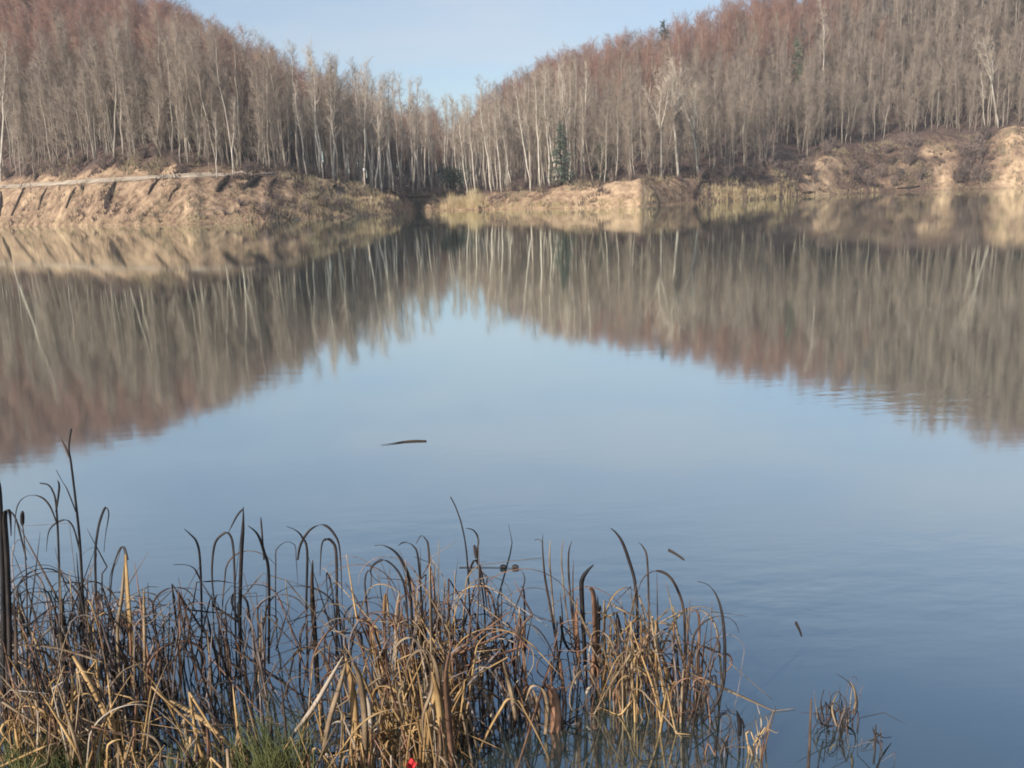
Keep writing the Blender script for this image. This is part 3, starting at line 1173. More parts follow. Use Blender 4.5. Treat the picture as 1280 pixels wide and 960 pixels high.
def smooth_path(pts, sub=4):
    """Catmull-Rom through the points"""
    out = []
    n = len(pts)
    for i in range(n - 1):
        p0 = pts[max(0, i - 1)]
        p1, p2 = pts[i], pts[i + 1]
        p3 = pts[min(n - 1, i + 2)]
        for q in range(sub):
            t = q / sub
            out.append(0.5 * ((2 * p1) + (p2 - p0) * t + (2 * p0 - 5 * p1 + 4 * p2 - p3) * t * t + (3 * p1 - p0 - 3 * p2 + p3) * t ** 3))
    out.append(pts[-1].copy())
    return out


def grow(gr, L, lean, az, mode, n=17):
    """centre line of a withered leaf growing from the origin"""
    h = Vector((math.cos(az), math.sin(az), 0))
    ang = lean
    p = Vector((0, 0, -0.12))
    path = [p.copy()]
    ds = (L + .12) / (n - 1)
    sb = gr.uniform(.38, .68)
    if mode == 'arch':
        tot = R(gr.uniform(110, 200))
    elif mode == 'curl':
        tot = R(gr.uniform(220, 330))
    elif mode == 'zig':
        tot = 0.0
    elif mode == 'fold':
        tot = R(gr.uniform(110, 165))
    else:
        tot = R(gr.uniform(-8, 25))
    folded = False
    bz = gr.choice((.16, .22, .3, .42)) if mode == 'arch' else min(.97 - sb, .45)
    hang = gr.uniform(0.0, .03)
    wob = gr.uniform(-.05, .05)
    for i in range(1, n):
        t = i / (n - 1)
        if mode == 'zig':
            if gr.random() < .22 and t > .25:
                ang += R(gr.choice((-1, 1)) * gr.uniform(20, 110))
                ang = max(-2.0, min(2.0, ang))
                ds *= .85
                h = (Matrix.Rotation(gr.uniform(-.8, .8), 3, 'Z') @ h)
        elif mode == 'fold':
            if t > sb and not folded:
                ang += tot
                folded = True
        elif sb < t <= sb + bz:
            ang += tot * (1 / (n - 1)) / bz
        else:
            ang += hang
        p = p + (h * math.sin(ang) + Vector((0, 0, math.cos(ang)))) * ds
        p = p + h.cross(Vector((0, 0, 1))) * wob * ds
        if p.z < 0.0 and i > 2:
            p.z = 0.004 + abs(p.z) * .04
        path.append(p.copy())
    return path


LEAFMIX = {
    'dark': (('leaf_dark', 5), ('leaf_umber', 3), ('leaf_grey', 3), ('leaf_tan', 1.2)),
    'umber': (('leaf_umber', 5), ('leaf_dark', 3), ('leaf_grey', 3), ('leaf_tan', 1.5), ('leaf_rust', 1.3)),
    'brown': (('leaf_grey', 1.2), ('leaf_rust', 5), ('leaf_tan', 3), ('leaf_umber', 2), ('leaf_gold', 2)),
    'rust': (('leaf_grey', 2), ('leaf_rust', 5), ('leaf_umber', 3), ('leaf_pale', .8), ('leaf_dark', 1.5)),
    'tan': (('leaf_tan', 5), ('leaf_gold', 2), ('leaf_rust', 2), ('leaf_umber', 2)),
    'gold': (('leaf_gold', 6), ('leaf_tan', 3), ('leaf_pale', 1), ('leaf_rust', 1)),
}


def pick(gr, mix):
    t = sum(w for _, w in mix) * gr.random()
    for k, w in mix:
        t -= w
        if t <= 0:
            return k
    return mix[-1][0]


cseed = [1000]


def clump(px, py, ytop, n, kind, label, group=None, spread=.10, modes='aazfzcs', wid=(.007, .014), lean=.14, short=.35):
    """one tuft of cattail leaves rooted at the photo position (px, py) on the water"""
    cseed[0] += 1
    gr = random.Random(cseed[0])
    b = on_z(px, py, 0.0)
    H = max(.15, at_y(px, ytop, b.y).z)
    root = empty('cattail_clump', b, 0)
    tag(root, label, 'cattail', group)
    for q in range(n):
        md = {'a': 'arch', 'f': 'fold', 'c': 'curl', 's': 'straight', 'z': 'zig'}[gr.choice(modes)]
        k = gr.uniform(.75, 1.05) if gr.random() > short else gr.uniform(.3, .75)
        # an arched leaf is longer than it is tall
        L = H * k * {'arch': 1.45, 'fold': 1.5, 'curl': 1.5, 'straight': 1.0, 'zig': 1.5}[md]
        az = gr.choice((0, PI)) + gr.gauss(0, .7)
        path = grow(gr, L, abs(gr.gauss(0, lean)) * (1 if gr.random() < .7 else .3), az, md)
        top = max(p.z for p in path)
        if top > H * 1.02:
            s = H * k / top
            path = [p * s for p in path]
        off = Vector((gr.gauss(0, spread), gr.gauss(0, spread * .8), 0))
        path = [p + off for p in path]
        if md in ('arch', 'curl', 'straight'):
            path = smooth_path(path, 2)
        m = M[pick(gr, LEAFMIX[kind])]
        leaf_mesh(path, gr.uniform(*wid) * 0.95, gr=gr).build('leaf', m, root)
    return root


def traced(name, strokes, base, label, cat, group=None, part='leaf', depth=0.05):
    """a plant drawn stroke by stroke: each stroke (list of photo points, width, material, rel. depth)"""
    b = on_z(base[0], base[1], 0.0)
    root = empty(name, b)
    tag(root, label, cat, group)
    for st in strokes:
        pts, w, mk = st[:3]
        nm = st[3] if len(st) > 3 else part
        dy0 = rnd.uniform(-depth, depth)
        dy1 = rnd.uniform(-depth * 2.5, depth * 2.5)
        P = []
        n = len(pts)
        for i, (x, y) in enumerate(pts):
            q = at_y(x, y, b.y + dy0 + dy1 * i / max(1, n - 1))
            P.append(q - b)
        sp = smooth_path(P, 5)
        if nm == 'seed_head' or nm == 'stalk':
            mb = MB()
            m_ = len(sp)
            mb.tube(sp, [w * .5 * (1 - .45 * i / (m_ - 1)) for i in range(m_)] if nm == 'stalk' else [w * .5 * math.sin(PI * (.12 + .76 * i / (m_ - 1))) ** .5 for i in range(m_)], 7)
        else:
            mb = leaf_mesh(sp, w * 1.15, flat=Vector((1, rnd.uniform(-.4, .4), 0)))
        mb.build(nm, M[mk], root)
    return root


# -- individual plants one can point to
D, U_, RU, T_, G_, P_ = 'leaf_dark', 'leaf_umber', 'leaf_rust', 'leaf_tan', 'leaf_gold', 'leaf_pale'
traced('cattail_plant', [([(106, 840), (104, 760), (100, 680), (95, 630), (89, 580), (86, 560), (89, 536)], .016, D, 'stalk'),
                         ([(87, 572), (82, 560), (76, 548)], .010, U_), ([(95, 640), (84, 612), (78, 602), (70, 587)], .010, D),
                         ([(102, 700), (92, 660), (80, 650), (62, 662), (58, 690)], .010, D)],
       (106, 840), 'tallest cattail stalk at left, dark with a forked tip', 'cattail')
traced('cattail_plant', [([(76, 850), (75, 760), (73, 680), (70, 630), (66, 614), (60, 606), (50, 604)], .013, D, 'stalk'),
                         ([(73, 660), (62, 632), (48, 620), (30, 622), (20, 640), (18, 690)], .008, U_), ([(70, 640), (74, 610), (72, 600)], .009, D)],
       (76, 850), 'dark cattail stalk with hooked tip just left of the tallest stalk', 'cattail')
traced('cattail_plant', [([(34, 860), (34, 780), (33, 720), (30, 672), (28, 655)], .009, U_, 'stalk'), ([(28, 656), (28, 640)], .022, D, 'seed_head'),
                         ([(33, 700), (22, 655), (14, 640), (8, 640)], .008, D)],
       (34, 860), 'thin stalk bearing a small dark seed head near the left edge', 'cattail')
traced('cattail_plant', [([(6, 920), (5, 800), (3, 700), (0, 620), (-3, 600)], .03, D, 'stalk'), ([(12, 920), (12, 800), (9, 700), (6, 645), (12, 640), (14, 670)], .02, D),
                         ([(18, 920), (20, 820), (17, 740)], .02, U_)],
       (8, 920), 'thick dark cattail stem cut by the left edge', 'cattail')
traced('cattail_plant', [([(128, 850), (122, 780), (119, 700), (122, 665), (127, 645), (132, 635), (136, 642), (132, 668), (130, 690)], .015, D),
                         ([(132, 850), (135, 790), (140, 720), (147, 700), (153, 683), (157, 700)], .011, U_)],
       (129, 850), 'dark leaf folded into a narrow hook right of the tallest stalk', 'cattail')
traced('cattail_plant', [([(170, 880), (166, 820), (160, 750), (157, 700), (158, 690)], .030, G_), ([(160, 700), (155, 684), (148, 690), (138, 720), (137, 740)], .010, D),
                         ([(150, 850), (147, 790), (153, 740), (155, 705)], .015, T_), ([(182, 880), (181, 820), (180, 760), (180, 735)], .014, T_)],
       (168, 880), 'bright golden stem standing upright in the dark stand at left', 'cattail')
traced('cattail_plant', [([(300, 850), (300, 760), (302, 690), (304, 660), (304, 634)], .016, D), ([(304, 636), (296, 645), (286, 665)], .009, D),
                         ([(296, 850), (294, 760), (292, 690), (287, 668), (278, 668), (268, 682), (265, 720), (270, 760), (282, 785)], .011, D),
                         ([(336, 830), (336, 720), (330, 690), (322, 668), (310, 657)], .013, D), ([(330, 700), (327, 660), (326, 646)], .008, U_)],
       (300, 850), 'pointed dark cattail with looping leaves in the gap left of centre', 'cattail')
traced('cattail_plant', [([(252, 850), (252, 760), (250, 700), (246, 678), (238, 668), (230, 661)], .010, D), ([(252, 730), (244, 712), (232, 706), (216, 706)], .008, D)],
       (252, 850), 'thin curved dark leaf standing alone over the blue water', 'cattail')
traced('cattail_plant', [([(385, 850), (383, 760), (384, 690), (378, 672), (370, 663), (358, 658)], .011, D), ([(372, 700), (376, 680), (388, 662), (404, 656), (418, 668), (425, 690), (428, 760)], .012, D),
                         ([(420, 840), (421, 740), (420, 690), (415, 677), (408, 674), (402, 682), (400, 720)], .013, D), ([(398, 860), (394, 800), (390, 740), (391, 700)], .022, U_)],
       (392, 855), 'dark cattail with two round arching leaves left of the brown centre clump', 'cattail')
traced('cattail_plant', [([(520, 900), (516, 800), (512, 730), (504, 705), (494, 690), (480, 682), (468, 682)], .012, D), ([(510, 780), (506, 735), (496, 712), (480, 700), (466, 707), (464, 718), (474, 728)], .010, D),
                         ([(530, 890), (528, 780), (523, 700), (516, 682), (505, 678), (498, 682)], .011, D), ([(545, 890), (540, 780), (536, 690), (532, 674), (526, 670), (520, 680)], .010, U_)],
       (525, 900), 'dark arching leaves fanning left from the top of the brown centre clump', 'cattail')
traced('cattail_plant', [([(592, 870), (588, 780), (584, 700), (578, 660), (570, 635), (563, 621)], .010, D, 'stalk'), ([(602, 870), (606, 770), (597, 700), (598, 675), (592, 663), (582, 660)], .008, D),
                         ([(595, 697), (594, 688), (593, 682)], .018, D, 'seed_head'), ([(585, 720), (594, 700), (604, 725), (610, 770)], .010, U_)],
       (594, 870), 'slender pointed stalk rising above the centre clump, with a small dark seed head', 'cattail')
traced('cattail_plant', [([(797, 850), (797, 780), (794, 730), (786, 700), (778, 678), (770, 666), (763, 660)], .014, D)],
       (797, 850), 'tall dark leaf with a bent tip above the right tan clump', 'cattail')
traced('cattail_plant', [([(876, 905), (892, 885), (904, 855), (906, 810), (903, 770), (896, 745), (885, 731), (872, 727)], .013, D)],
       (876, 905), 'long dark leaf bowed in a big half circle at the right end of the stand', 'cattail')
traced('cattail_plant', [([(854, 880), (856, 800), (854, 760), (846, 735), (836, 720), (824, 714), (812, 716), (802, 726), (796, 745)], .011, U_), ([(812, 850), (811, 760), (809, 700), (804, 684), (798, 678)], .008, U_),
                         ([(822, 850), (822, 780), (821, 712)], .006, U_), ([(870, 880), (874, 800), (872, 765), (860, 765)], .010, RU)],
       (850, 880), 'brown leaf arching over the right side of the tan clump', 'cattail')
traced('cattail_plant', [([(872, 880), (873, 812), (898, 815), (895, 797), (876, 808)], .011, U_)],
       (872, 880), 'broken stem with a small angular kink beside the bowed leaf', 'cattail')
traced('cattail_plant', [([(700, 850), (695, 800), (688, 760), (681, 720), (678, 680), (679, 668)], .011, U_), ([(679, 678), (672, 674), (668, 676)], .006, U_), ([(694, 790), (690, 740), (687, 700), (688, 675)], .008, T_)],
       (700, 850), 'thin upright stem topped by a small crosspiece right of centre', 'cattail')
traced('cattail_plant', [([(722, 850), (712, 790), (704, 730), (702, 690), (705, 674)], .007, T_), ([(724, 850), (716, 780), (711, 720), (711, 690), (715, 676)], .009, U_), ([(726, 850), (718, 790), (716, 730), (717, 700)], .007, U_)],
       (722, 850), 'pair of thin upright stems left of the tan clump', 'cattail')
traced('cattail_plant', [([(733, 860), (730, 800), (727, 740), (728, 724), (734, 714), (742, 706)], .020, D), ([(724, 830), (720, 780), (722, 745)], .025, RU), ([(740, 860), (744, 800), (742, 745), (736, 735)], .028, RU), ([(745, 850), (748, 790), (747, 745)], .016, D)],
       (733, 860), 'rusty broad leaves with a short black tip between the two right stems', 'cattail')
traced('cattail_plant', [([(686, 862), (697, 830), (703, 780), (700, 740)], .010, D), ([(700, 770), (705, 800), (715, 815), (728, 814)], .012, D), ([(656, 850), (656, 790), (655, 740), (650, 733)], .009, D), ([(640, 770), (650, 745), (656, 725), (652, 713)], .006, U_)],
       (686, 862), 'dark curved leaf dipping to the water between the right clumps', 'cattail')
traced('cattail_plant', [([(369, 915), (392, 884), (412, 850), (429, 820)], .020, P_), ([(404, 940), (412, 900), (424, 860), (433, 826)], .022, T_), ([(446, 960), (444, 900), (440, 860), (432, 822)], .032, G_),
                         ([(456, 960), (456, 900), (450, 850), (440, 828)], .026, T_), ([(464, 950), (462, 890), (455, 862)], .020, P_)],
       (440, 962), 'broken golden leaves folded into a sharp peak in front left of centre', 'cattail')
traced('cattail_plant', [([(534, 950), (528, 900), (540, 860), (536, 830), (520, 802), (508, 797), (495, 808), (490, 830), (494, 850), (510, 855)], .017, T_),
                         ([(548, 960), (552, 900), (548, 850), (540, 820), (526, 812), (512, 822), (508, 836)], .02, T_),
                         ([(532, 945), (540, 890), (547, 860), (552, 832)], .03, G_), ([(556, 960), (551, 900), (547, 868), (540, 840)], .028, G_), ([(566, 960), (560, 890), (558, 840), (566, 800)], .024, RU),
                         ([(500, 940), (504, 900), (498, 870), (506, 850)], .02, T_)],
       (545, 962), 'golden leaf bent round in a wide loop in front of the brown clump', 'cattail')
traced('cattail_plant', [([(494, 850), (495, 800), (497, 760), (499, 742)], .02, P_)], (494, 900), 'short pale broken stem at the left side of the brown clump', 'cattail')
traced('cattail_plant', [([(618, 905), (612, 885), (604, 866), (595, 862), (586, 862)], .02, P_), ([(622, 900), (630, 880), (640, 862), (648, 850)], .014, P_)], (619, 905), 'pale whitish leaf bent near the water right of the golden loop', 'cattail')
traced('cattail_plant', [([(645, 900), (640, 870), (632, 840), (629, 828)], .02, T_), ([(690, 920), (692, 890), (686, 862), (676, 850)], .03, RU), ([(697, 918), (698, 890), (694, 868), (690, 858)], .028, RU),
                         ([(682, 918), (684, 885), (678, 862), (664, 858), (656, 880)], .022, T_), ([(672, 918), (672, 880), (662, 856)], .022, T_)],
       (680, 918), 'rusty orange drooping leaves on the small dark clump right of centre', 'cattail')
traced('cattail_plant', [([(735, 895), (733, 870), (738, 858), (748, 847), (752, 844)], .016, P_), ([(720, 856), (718, 845), (716, 838)], .012, P_)], (735, 895), 'white bleached twig sticking from the water left of the tan clump', 'cattail')
traced('reed_stick', [([(1010, 965), (1012, 930), (1013, 900), (1014, 874)], .014, U_, 'stalk')], (1010, 965), 'short straight stick standing in open water at right', 'reed stick')
traced('cattail_plant', [([(1022, 890), (1028, 905), (1045, 908), (1062, 902), (1071, 888), (1070, 868), (1060, 852), (1045, 842)], .010, D), ([(1066, 892), (1070, 878), (1068, 862), (1063, 852)], .012, T_),
                         ([(1030, 902), (1026, 880), (1030, 862)], .010, U_), ([(1046, 908), (1040, 885), (1048, 862)], .008, T_), ([(1052, 905), (1058, 880), (1050, 866)], .008, U_), ([(1034, 906), (1040, 890), (1030, 876)], .008, D)],
       (1046, 914), 'isolated ring shaped tuft of reed floating in open water at right', 'cattail')
traced('cattail_plant', [([(948, 950), (946, 930), (952, 905), (946, 880)], .009, P_), ([(945, 945), (950, 925), (960, 905), (957, 895)], .008, T_), ([(942, 950), (938, 935), (934, 930)], .012, T_), ([(925, 920), (924, 900), (921, 888)], .016, D), ([(930, 910), (926, 898), (912, 890), (907, 880)], .010, D)],
       (945, 950), 'small pale green and dark tuft left of the standing stick', 'cattail')
traced('cattail_plant', [([(893, 940), (895, 925), (894, 912)], .01, D), ([(900, 945), (905, 930), (912, 920)], .01, U_), ([(910, 945), (906, 930), (899, 922)], .008, U_)], (900, 946), 'tiny dark tuft right of the foot of the bowed leaf', 'cattail')
traced('cattail_plant', [([(1093, 950), (1094, 920), (1095, 905)], .008, U_), ([(1094, 915), (1104, 922), (1115, 921)], .007, U_), ([(1098, 930), (1090, 908)], .006, U_)], (1093, 950), 'rightmost tiny twig poking out of the open water', 'cattail')
traced('cattail_plant', [([(955, 884), (968, 880), (986, 877)], .010, U_)], (955, 886), 'thin twig lying nearly flat over the water left of the stick', 'twig')

# -- filler clumps by zone
g3 = random.Random(33)


def zone(n, x0, x1, y0, y1, t0, t1, nl, kind, label, group, **kw):
    for q in range(n):
        f = (q + g3.random()) / n
        clump(x0 + (x1 - x0) * f, g3.uniform(y0, y1), g3.uniform(t0, t1), g3.randint(*nl), kind, label, group, **kw)


zone(8, -20, 130, 800, 850, 644, 707, (8, 12), 'dark', 'dark withered cattail tuft in the back row of the thick stand at left', 'dark tufts at the back left')
zone(9, -20, 200, 850, 905, 672, 742, (8, 12), 'dark', 'dark withered cattail tuft inside the thick stand at left', 'dark tufts at left')
zone(5, 60, 200, 860, 900, 684, 764, (7, 10), 'brown', 'brown mixed cattail tuft inside the thick stand at left', 'brown tufts at left', modes='ssfa')
zone(8, 135, 330, 815, 860, 662, 717, (7, 10), 'dark', 'sparse dark cattail tuft between the left stand and the blue gap', 'dark tufts left of centre')
zone(5, 180, 340, 855, 915, 717, 792, (8, 10), 'umber', 'low tangled cattail tuft in front of the sparse dark ones', 'tangled tufts left of centre')
zone(4, 330, 470, 825, 885, 667, 742, (6, 9), 'umber', 'tangled cattail tuft in the gap left of the brown centre clump', 'tufts left of the brown clump')
zone(3, 340, 480, 880, 930, 752, 812, (5, 8), 'umber', 'low dark cattail tuft behind the golden peak', 'tufts behind the golden peak')
zone(9, 492, 578, 870, 925, 676, 726, (17, 21), 'brown', 'dense brown cattail tuft forming the centre clump', 'brown tufts of the centre clump', spread=.06, modes='azfzcs', lean=.13, wid=(.007, .014))
zone(5, 490, 570, 920, 965, 784, 844, (12, 15), 'gold', 'golden cattail tuft at the foot of the centre clump', 'golden tufts at the centre foot', spread=.07, modes='fzass', wid=(.009, .016))
zone(4, 580, 650, 860, 905, 687, 742, (8, 10), 'rust', 'thin rusty cattail tuft right of the brown centre clump', 'rusty tufts right of centre', spread=.06, wid=(.008, .015))
zone(2, 645, 695, 880, 915, 717, 772, (8, 10), 'rust', 'short rusty cattail tuft with drooping leaves right of centre', 'drooping rusty tufts', spread=.06)
zone(5, 755, 860, 850, 905, 699, 744, (17, 21), 'tan', 'dense tan cattail tuft of the right clump', 'tan tufts of the right clump', spread=.07, modes='afacsf', wid=(.009, .015), lean=.18)
zone(3, 715, 765, 850, 900, 722, 802, (5, 7), 'rust', 'low greyish cattail tuft at the left foot of the tan clump', 'tufts at the tan clump foot', wid=(.006, .012))
zone(3, 840, 885, 870, 910, 742, 792, (4, 7), 'rust', 'thin rusty cattail tuft at the right foot of the tan clump', 'rusty tufts at the right foot', spread=.05, wid=(.006, .012))
clump(1046, 912, 855, 16, 'umber', 'fine brown twigs tangled inside the ring shaped tuft at right', None, spread=.05, modes='zzcf', wid=(.003, .006), short=.5)
clump(1060, 906, 858, 8, 'tan', 'tan tuft at the right rim of the ring shaped tuft', None, spread=.02, modes='zas', wid=(.004, .008), short=.3)
clump(945, 946, 890, 10, 'tan', 'sparse straw tuft growing in the small pale green tuft left of the stick', None, spread=.04, modes='zzs', wid=(.004, .008), short=.5)
clump(905, 936, 895, 10, 'umber', 'sparse dark tuft left of the small pale green tuft', None, spread=.06, modes='zzs', wid=(.004, .008), short=.5)
clump(1100, 938, 908, 6, 'umber', 'few fine dark twigs beside the rightmost tiny twig', None, spread=.05, modes='zzs', wid=(.003, .006), short=.5)
zone(9, -10, 190, 935, 985, 799, 864, (9, 13), 'gold', 'golden straw coloured cattail tuft in front at lower left', 'golden tufts at lower left', modes='sffza', wid=(.009, .018), lean=.28)
zone(6, -10, 180, 905, 955, 772, 822, (6, 9), 'umber', 'brown cattail tuft among the golden ones at lower left', 'brown tufts at lower left', modes='sffa')
zone(5, 180, 330, 945, 985, 834, 889, (5, 8), 'tan', 'straw coloured cattail tuft beside the green grass in front', 'straw tufts beside the grass', modes='sff', wid=(.012, .02), lean=.45)
zone(5, 390, 500, 955, 990, 844, 894, (9, 12), 'gold', 'low golden cattail tuft in front of the golden peak', 'golden tufts in front of the peak', modes='sffa', wid=(.009, .016))

# long straws lying across the front
def straw(a, b, mk, w, label, za=.25, zb=.1):
    p = on_z(a[0], a[1], za)
    q = on_z(b[0], b[1], zb)
    mid = p.lerp(q, .5) + Vector((0, 0, .04))
    o = leaf_mesh(smooth_path([q - p - (q - p), mid - p, q - p], 6), w, .003, flat=Vector((.3, 1, 0))).build('straw', M[mk])
    o.location = p
    tag(o, label, 'straw', 'broken straws lying across the reeds')


straw((0, 806), (140, 832), T_, .016, 'long pale straw lying across the dark stand at the left edge', .45, .35)
straw((92, 820), (150, 935), G_, .024, 'golden straw slanting down through the lower left tufts', .42, .12)
straw((212, 875), (300, 945), G_, .028, 'broad broken straw slanting down beside the green grass', .2, .05)
straw((222, 892), (280, 925), T_, .024, 'second broken straw just under the broad slanting one', .14, .05)
straw((180, 828), (130, 870), T_, .016, 'short straw crossing behind the golden upright stem', .4, .3)
straw((404, 915), (440, 908), P_, .014, 'pale straw lying level inside the golden peak', .12, .12)
straw((0, 900), (28, 868), T_, .014, 'short straw leaning at the left edge of the front tufts', .15, .25)

# ------------------------------------------------------------------ green grass at the water's edge (uncountable)
def grass():
    mb = MB()
    g4 = random.Random(9)
    for cx, cy, w, n, h in [(348, 985, 42, 420, .27), (60, 985, 60, 300, .22), (235, 990, 30, 120, .18), (130, 1005, 80, 90, .14), (20, 990, 40, 150, .18), (450, 1000, 60, 120, .12), (300, 960, 30, 90, .14)]:
        for q in range(n):
            px = cx + g4.gauss(0, w * .5)
            py = cy + g4.gauss(0, 14)
            p = on_z(px, py, 0)
            p.z = max(-.02, gz(p.x, p.y) - .02)
            hh = h * g4.uniform(.5, 1.25)
            az = g4.uniform(0, 6.28)
            l_ = g4.uniform(.1, .6)
            path = []
            for i in range(4):
                t = i / 3
                path.append(p + Vector((math.cos(az) * l_ * hh * t * t, math.sin(az) * l_ * hh * t * t, hh * t * (1 - .2 * l_ * t))))
            mb.ribbon(path, [Vector((math.sin(az), -math.cos(az), 0))] * 4, [.006, .006, .004, .001], .0006)
    o = mb.build('grass', M['grass_green'])
    tag(o, 'fresh green grass at the near edge of the pond', 'grass', None, 'stuff')


grass()

# ------------------------------------------------------------------ things floating on the pond
def floater(name, pts, r, mat, label, cat, z=.004, profile=None, second=None):
    P = [on_z(x, y, z) for x, y in pts]
    c = P[0].copy()
    P = smooth_path([p - c for p in P], 4)
    n = len(P)
    mb = MB()
    mb.tube(P, [r * (profile(i / (n - 1)) if profile else 1 - .5 * i / (n - 1)) for i in range(n)], 7)
    o = mb.build(name, mat)
    o.location = c
    tag(o, label, cat)
    return o


floater('floating_branch', [(533, 551), (520, 551), (505, 552), (492, 554), (476, 556)], .017, M['log_dark'], 'floating branch alone in the middle of the pond', 'branch', .006,
        lambda t: .35 + .25 * math.sin(PI * t * 1.7) if t < .55 else max(.10, .5 - .9 * (t - .5)))
floater('floating_twig', [(836, 687), (845, 692), (855, 699)], .008, M['log_dark'], 'small twig floating above right of the tan clump', 'twig')
floater('floating_twig', [(995, 778), (999, 786), (1002, 794)], .007, M['log_dark'], 'small twig floating in open water above the ring shaped tuft', 'twig')
for (x, lb) in ((629, 'left one of two small dark seed heads floating right of the slender stalk'), (644, 'right one of two small dark seed heads floating right of the slender stalk')):
    floater('seed_head', [(x - 4, 709), (x, 708), (x + 4, 709)], .015, M['leaf_dark'], lb, 'seed head', .012, lambda t: math.sin(PI * (.1 + .8 * t)))
floater('floating_twig', [(574, 709), (615, 709), (652, 711)], .003, M['log_dark'], 'hair thin twig floating under the two seed heads', 'twig')

# scrap of red litter
b = on_z(515, 962, 0.03)
mb = MB()
g5 = random.Random(3)
G = 7
for i in range(G):
    for j in range(G):
        u, w_ = (i / (G - 1) - .5), (j / (G - 1) - .5)
        mb.v.append(Vector((u * .09 + g5.uniform(-.006, .006), w_ * .06 + g5.uniform(-.006, .006), .035 + .03 * math.sin(u * 7 + w_ * 4) + g5.uniform(-.008, .008))))
for i in range(G - 1):
    for j in range(G - 1):
        mb.f.append((i * G + j, i * G + j + 1, i * G + G + j + 1, i * G + G + j))
        mb.m.append(0)
o = mb.build('litter_scrap', M['red_plastic'])
o.location = b
o.scale = (.65, .65, .65)
sm = o.modifiers.new('thick', 'SOLIDIFY')
sm.thickness = .002
tag(o, 'crumpled bright red scrap of litter at the foot of the golden tufts', 'litter')

# ------------------------------------------------------------------ light and sky
S = Vector((-0.58, -0.62, 0.50)).normalized()
sd = bpy.data.lights.new('sun', 'SUN')
sd.energy = 3.9
sd.angle = R(0.5)
sd.color = (1.0, 0.93, 0.83)
so = bpy.data.objects.new('sun', sd)
COL.objects.link(so)
so.rotation_euler = S.to_track_quat('Z', 'Y').to_euler()

w = bpy.data.worlds.new('World')
scene.world = w
w.use_nodes = True
N, Lk = w.node_tree.nodes, w.node_tree.links
bg = N['Background']
sky = N.new('ShaderNodeTexSky')
sky.sky_type = 'NISHITA'
sky.sun_disc = False
sky.sun_elevation = math.asin(S.z)
sky.sun_rotation = math.atan2(S.x, S.y)
sky.air_density = 1.0
sky.dust_density = 0.9
sky.ozone_density = 2.6
tc = N.new('ShaderNodeTexCoord')
sx = N.new('ShaderNodeSeparateXYZ')
Lk.new(tc.outputs['Generated'], sx.inputs[0])
zz = N.new('ShaderNodeMath'); zz.operation = 'MAXIMUM'; zz.inputs[1].default_value = 0.0
Lk.new(sx.outputs['Z'], zz.inputs[0])
za = N.new('ShaderNodeMath'); za.operation = 'ADD'; za.inputs[1].default_value = 0.12
Lk.new(zz.outputs[0], za.inputs[0])
dv = N.new('ShaderNodeVectorMath'); dv.operation = 'DIVIDE'
cb = N.new('ShaderNodeCombineXYZ')
for i in range(3):
    Lk.new(za.outputs[0], cb.inputs[i])
Lk.new(tc.outputs['Generated'], dv.inputs[0])
Lk.new(cb.outputs[0], dv.inputs[1])
mp = N.new('ShaderNodeMapping')
mp.inputs['Scale'].default_value = (0.45, 0.8, 1.0)
mp.inputs['Rotation'].default_value = (0, 0, R(18))
Lk.new(dv.outputs[0], mp.inputs['Vector'])
nz = N.new('ShaderNodeTexNoise')
nz.inputs['Scale'].default_value = 1.0
nz.inputs['Detail'].default_value = 5
nz.inputs['Roughness'].default_value = .58
Lk.new(mp.outputs[0], nz.inputs['Vector'])
cr = N.new('ShaderNodeMapRange')
cr.inputs['From Min'].default_value = .33
cr.inputs['From Max'].default_value = .72
cr.inputs['To Max'].default_value = .75
Lk.new(nz.outputs['Fac'], cr.inputs['Value'])
mx = N.new('ShaderNodeMix')
mx.data_type = 'RGBA'
cf = N.new('ShaderNodeMapRange')
cf.inputs['From Min'].default_value = .24
cf.inputs['From Max'].default_value = .50
cf.inputs['To Min'].default_value = 1.0
cf.inputs['To Max'].default_value = .10
Lk.new(sx.outputs['Z'], cf.inputs['Value'])
ml = N.new('ShaderNodeMath'); ml.operation = 'MULTIPLY'
Lk.new(cr.outputs[0], ml.inputs[0]); Lk.new(cf.outputs[0], ml.inputs[1])
cl = N.new('ShaderNodeMapRange')
cl.inputs['From Min'].default_value = .10
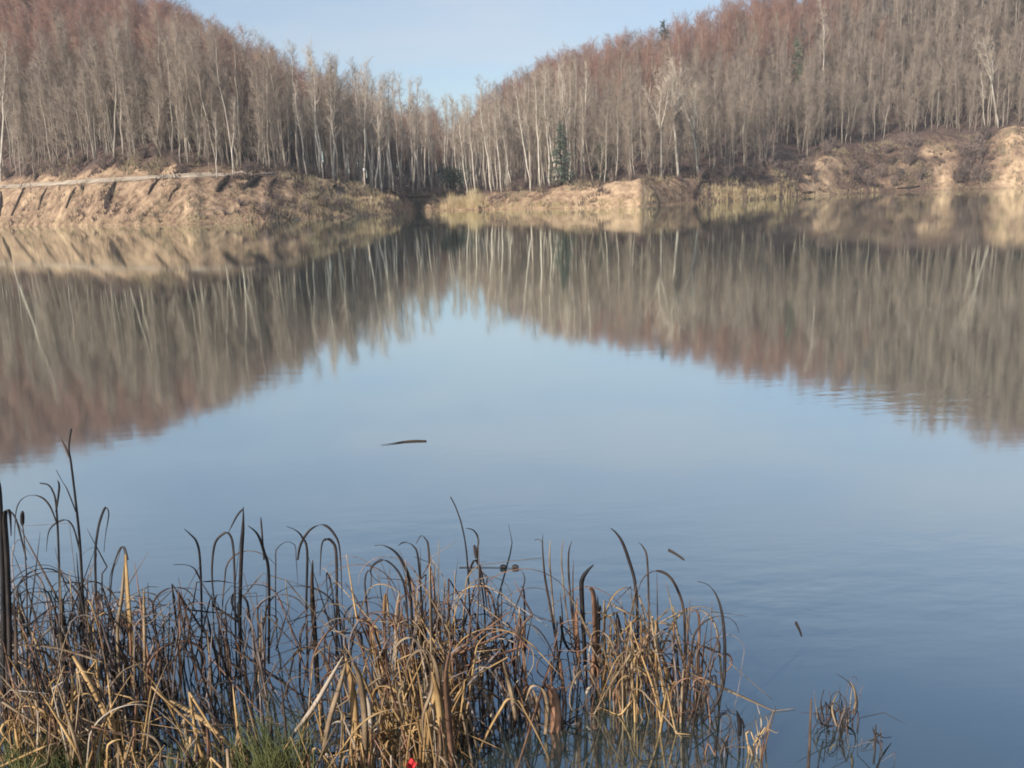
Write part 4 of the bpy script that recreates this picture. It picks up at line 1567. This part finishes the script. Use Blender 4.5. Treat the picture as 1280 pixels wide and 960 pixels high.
cl.inputs['From Max'].default_value = .24
cl.inputs['To Min'].default_value = .45
Lk.new(sx.outputs['Z'], cl.inputs['Value'])
m2 = N.new('ShaderNodeMath'); m2.operation = 'MULTIPLY'
Lk.new(ml.outputs[0], m2.inputs[0]); Lk.new(cl.outputs[0], m2.inputs[1])
Lk.new(m2.outputs[0], mx.inputs['Factor'])
Lk.new(sky.outputs['Color'], mx.inputs['A'])
mx.inputs['B'].default_value = (4.7, 5.0, 5.3, 1)
Lk.new(mx.outputs['Result'], bg.inputs['Color'])
bg.inputs['Strength'].default_value = 0.106

# ------------------------------------------------------------------ thin winter haze between the camera and the hills
def haze():
    mb = MB()
    x, y0, y1, z0, z1 = 425, -270, 440, -3.5, 105
    mb.v = [Vector(p) for p in ((-x, y0, z0), (x, y0, z0), (x, y1, z0), (-x, y1, z0), (-x, y0, z1), (x, y0, z1), (x, y1, z1), (-x, y1, z1))]
    mb.f = [(3, 2, 1, 0), (4, 5, 6, 7), (0, 1, 5, 4), (1, 2, 6, 5), (2, 3, 7, 6), (3, 0, 4, 7)]
    mb.m = [0] * 6
    m = bpy.data.materials.new('thin_haze')
    m.use_nodes = True
    nt = m.node_tree
    nt.nodes.remove(nt.nodes['Principled BSDF'])
    pv = nt.nodes.new('ShaderNodeVolumePrincipled')
    pv.inputs['Color'].default_value = (0.88, 0.93, 0.99, 1)
    pv.inputs['Density'].default_value = HAZE
    nt.links.new(pv.outputs[0], nt.nodes['Material Output'].inputs['Volume'])
    o = mb.build('haze', m, None, False)
    tag(o, 'thin pale winter haze over the pond and hills', 'haze', None, 'stuff')


HAZE = 0.00042
haze()

# ------------------------------------------------------------------ render settings
vs = scene.view_settings
vs.view_transform = 'Standard'
vs.look = 'None'
vs.exposure = 0.52
vs.gamma = 1.0
vs.use_curve_mapping = False
scene.cycles.use_denoising = True
scene.cycles.max_bounces = 6
scene.cycles.diffuse_bounces = 4
scene.cycles.glossy_bounces = 3
scene.cycles.filter_width = 1.8
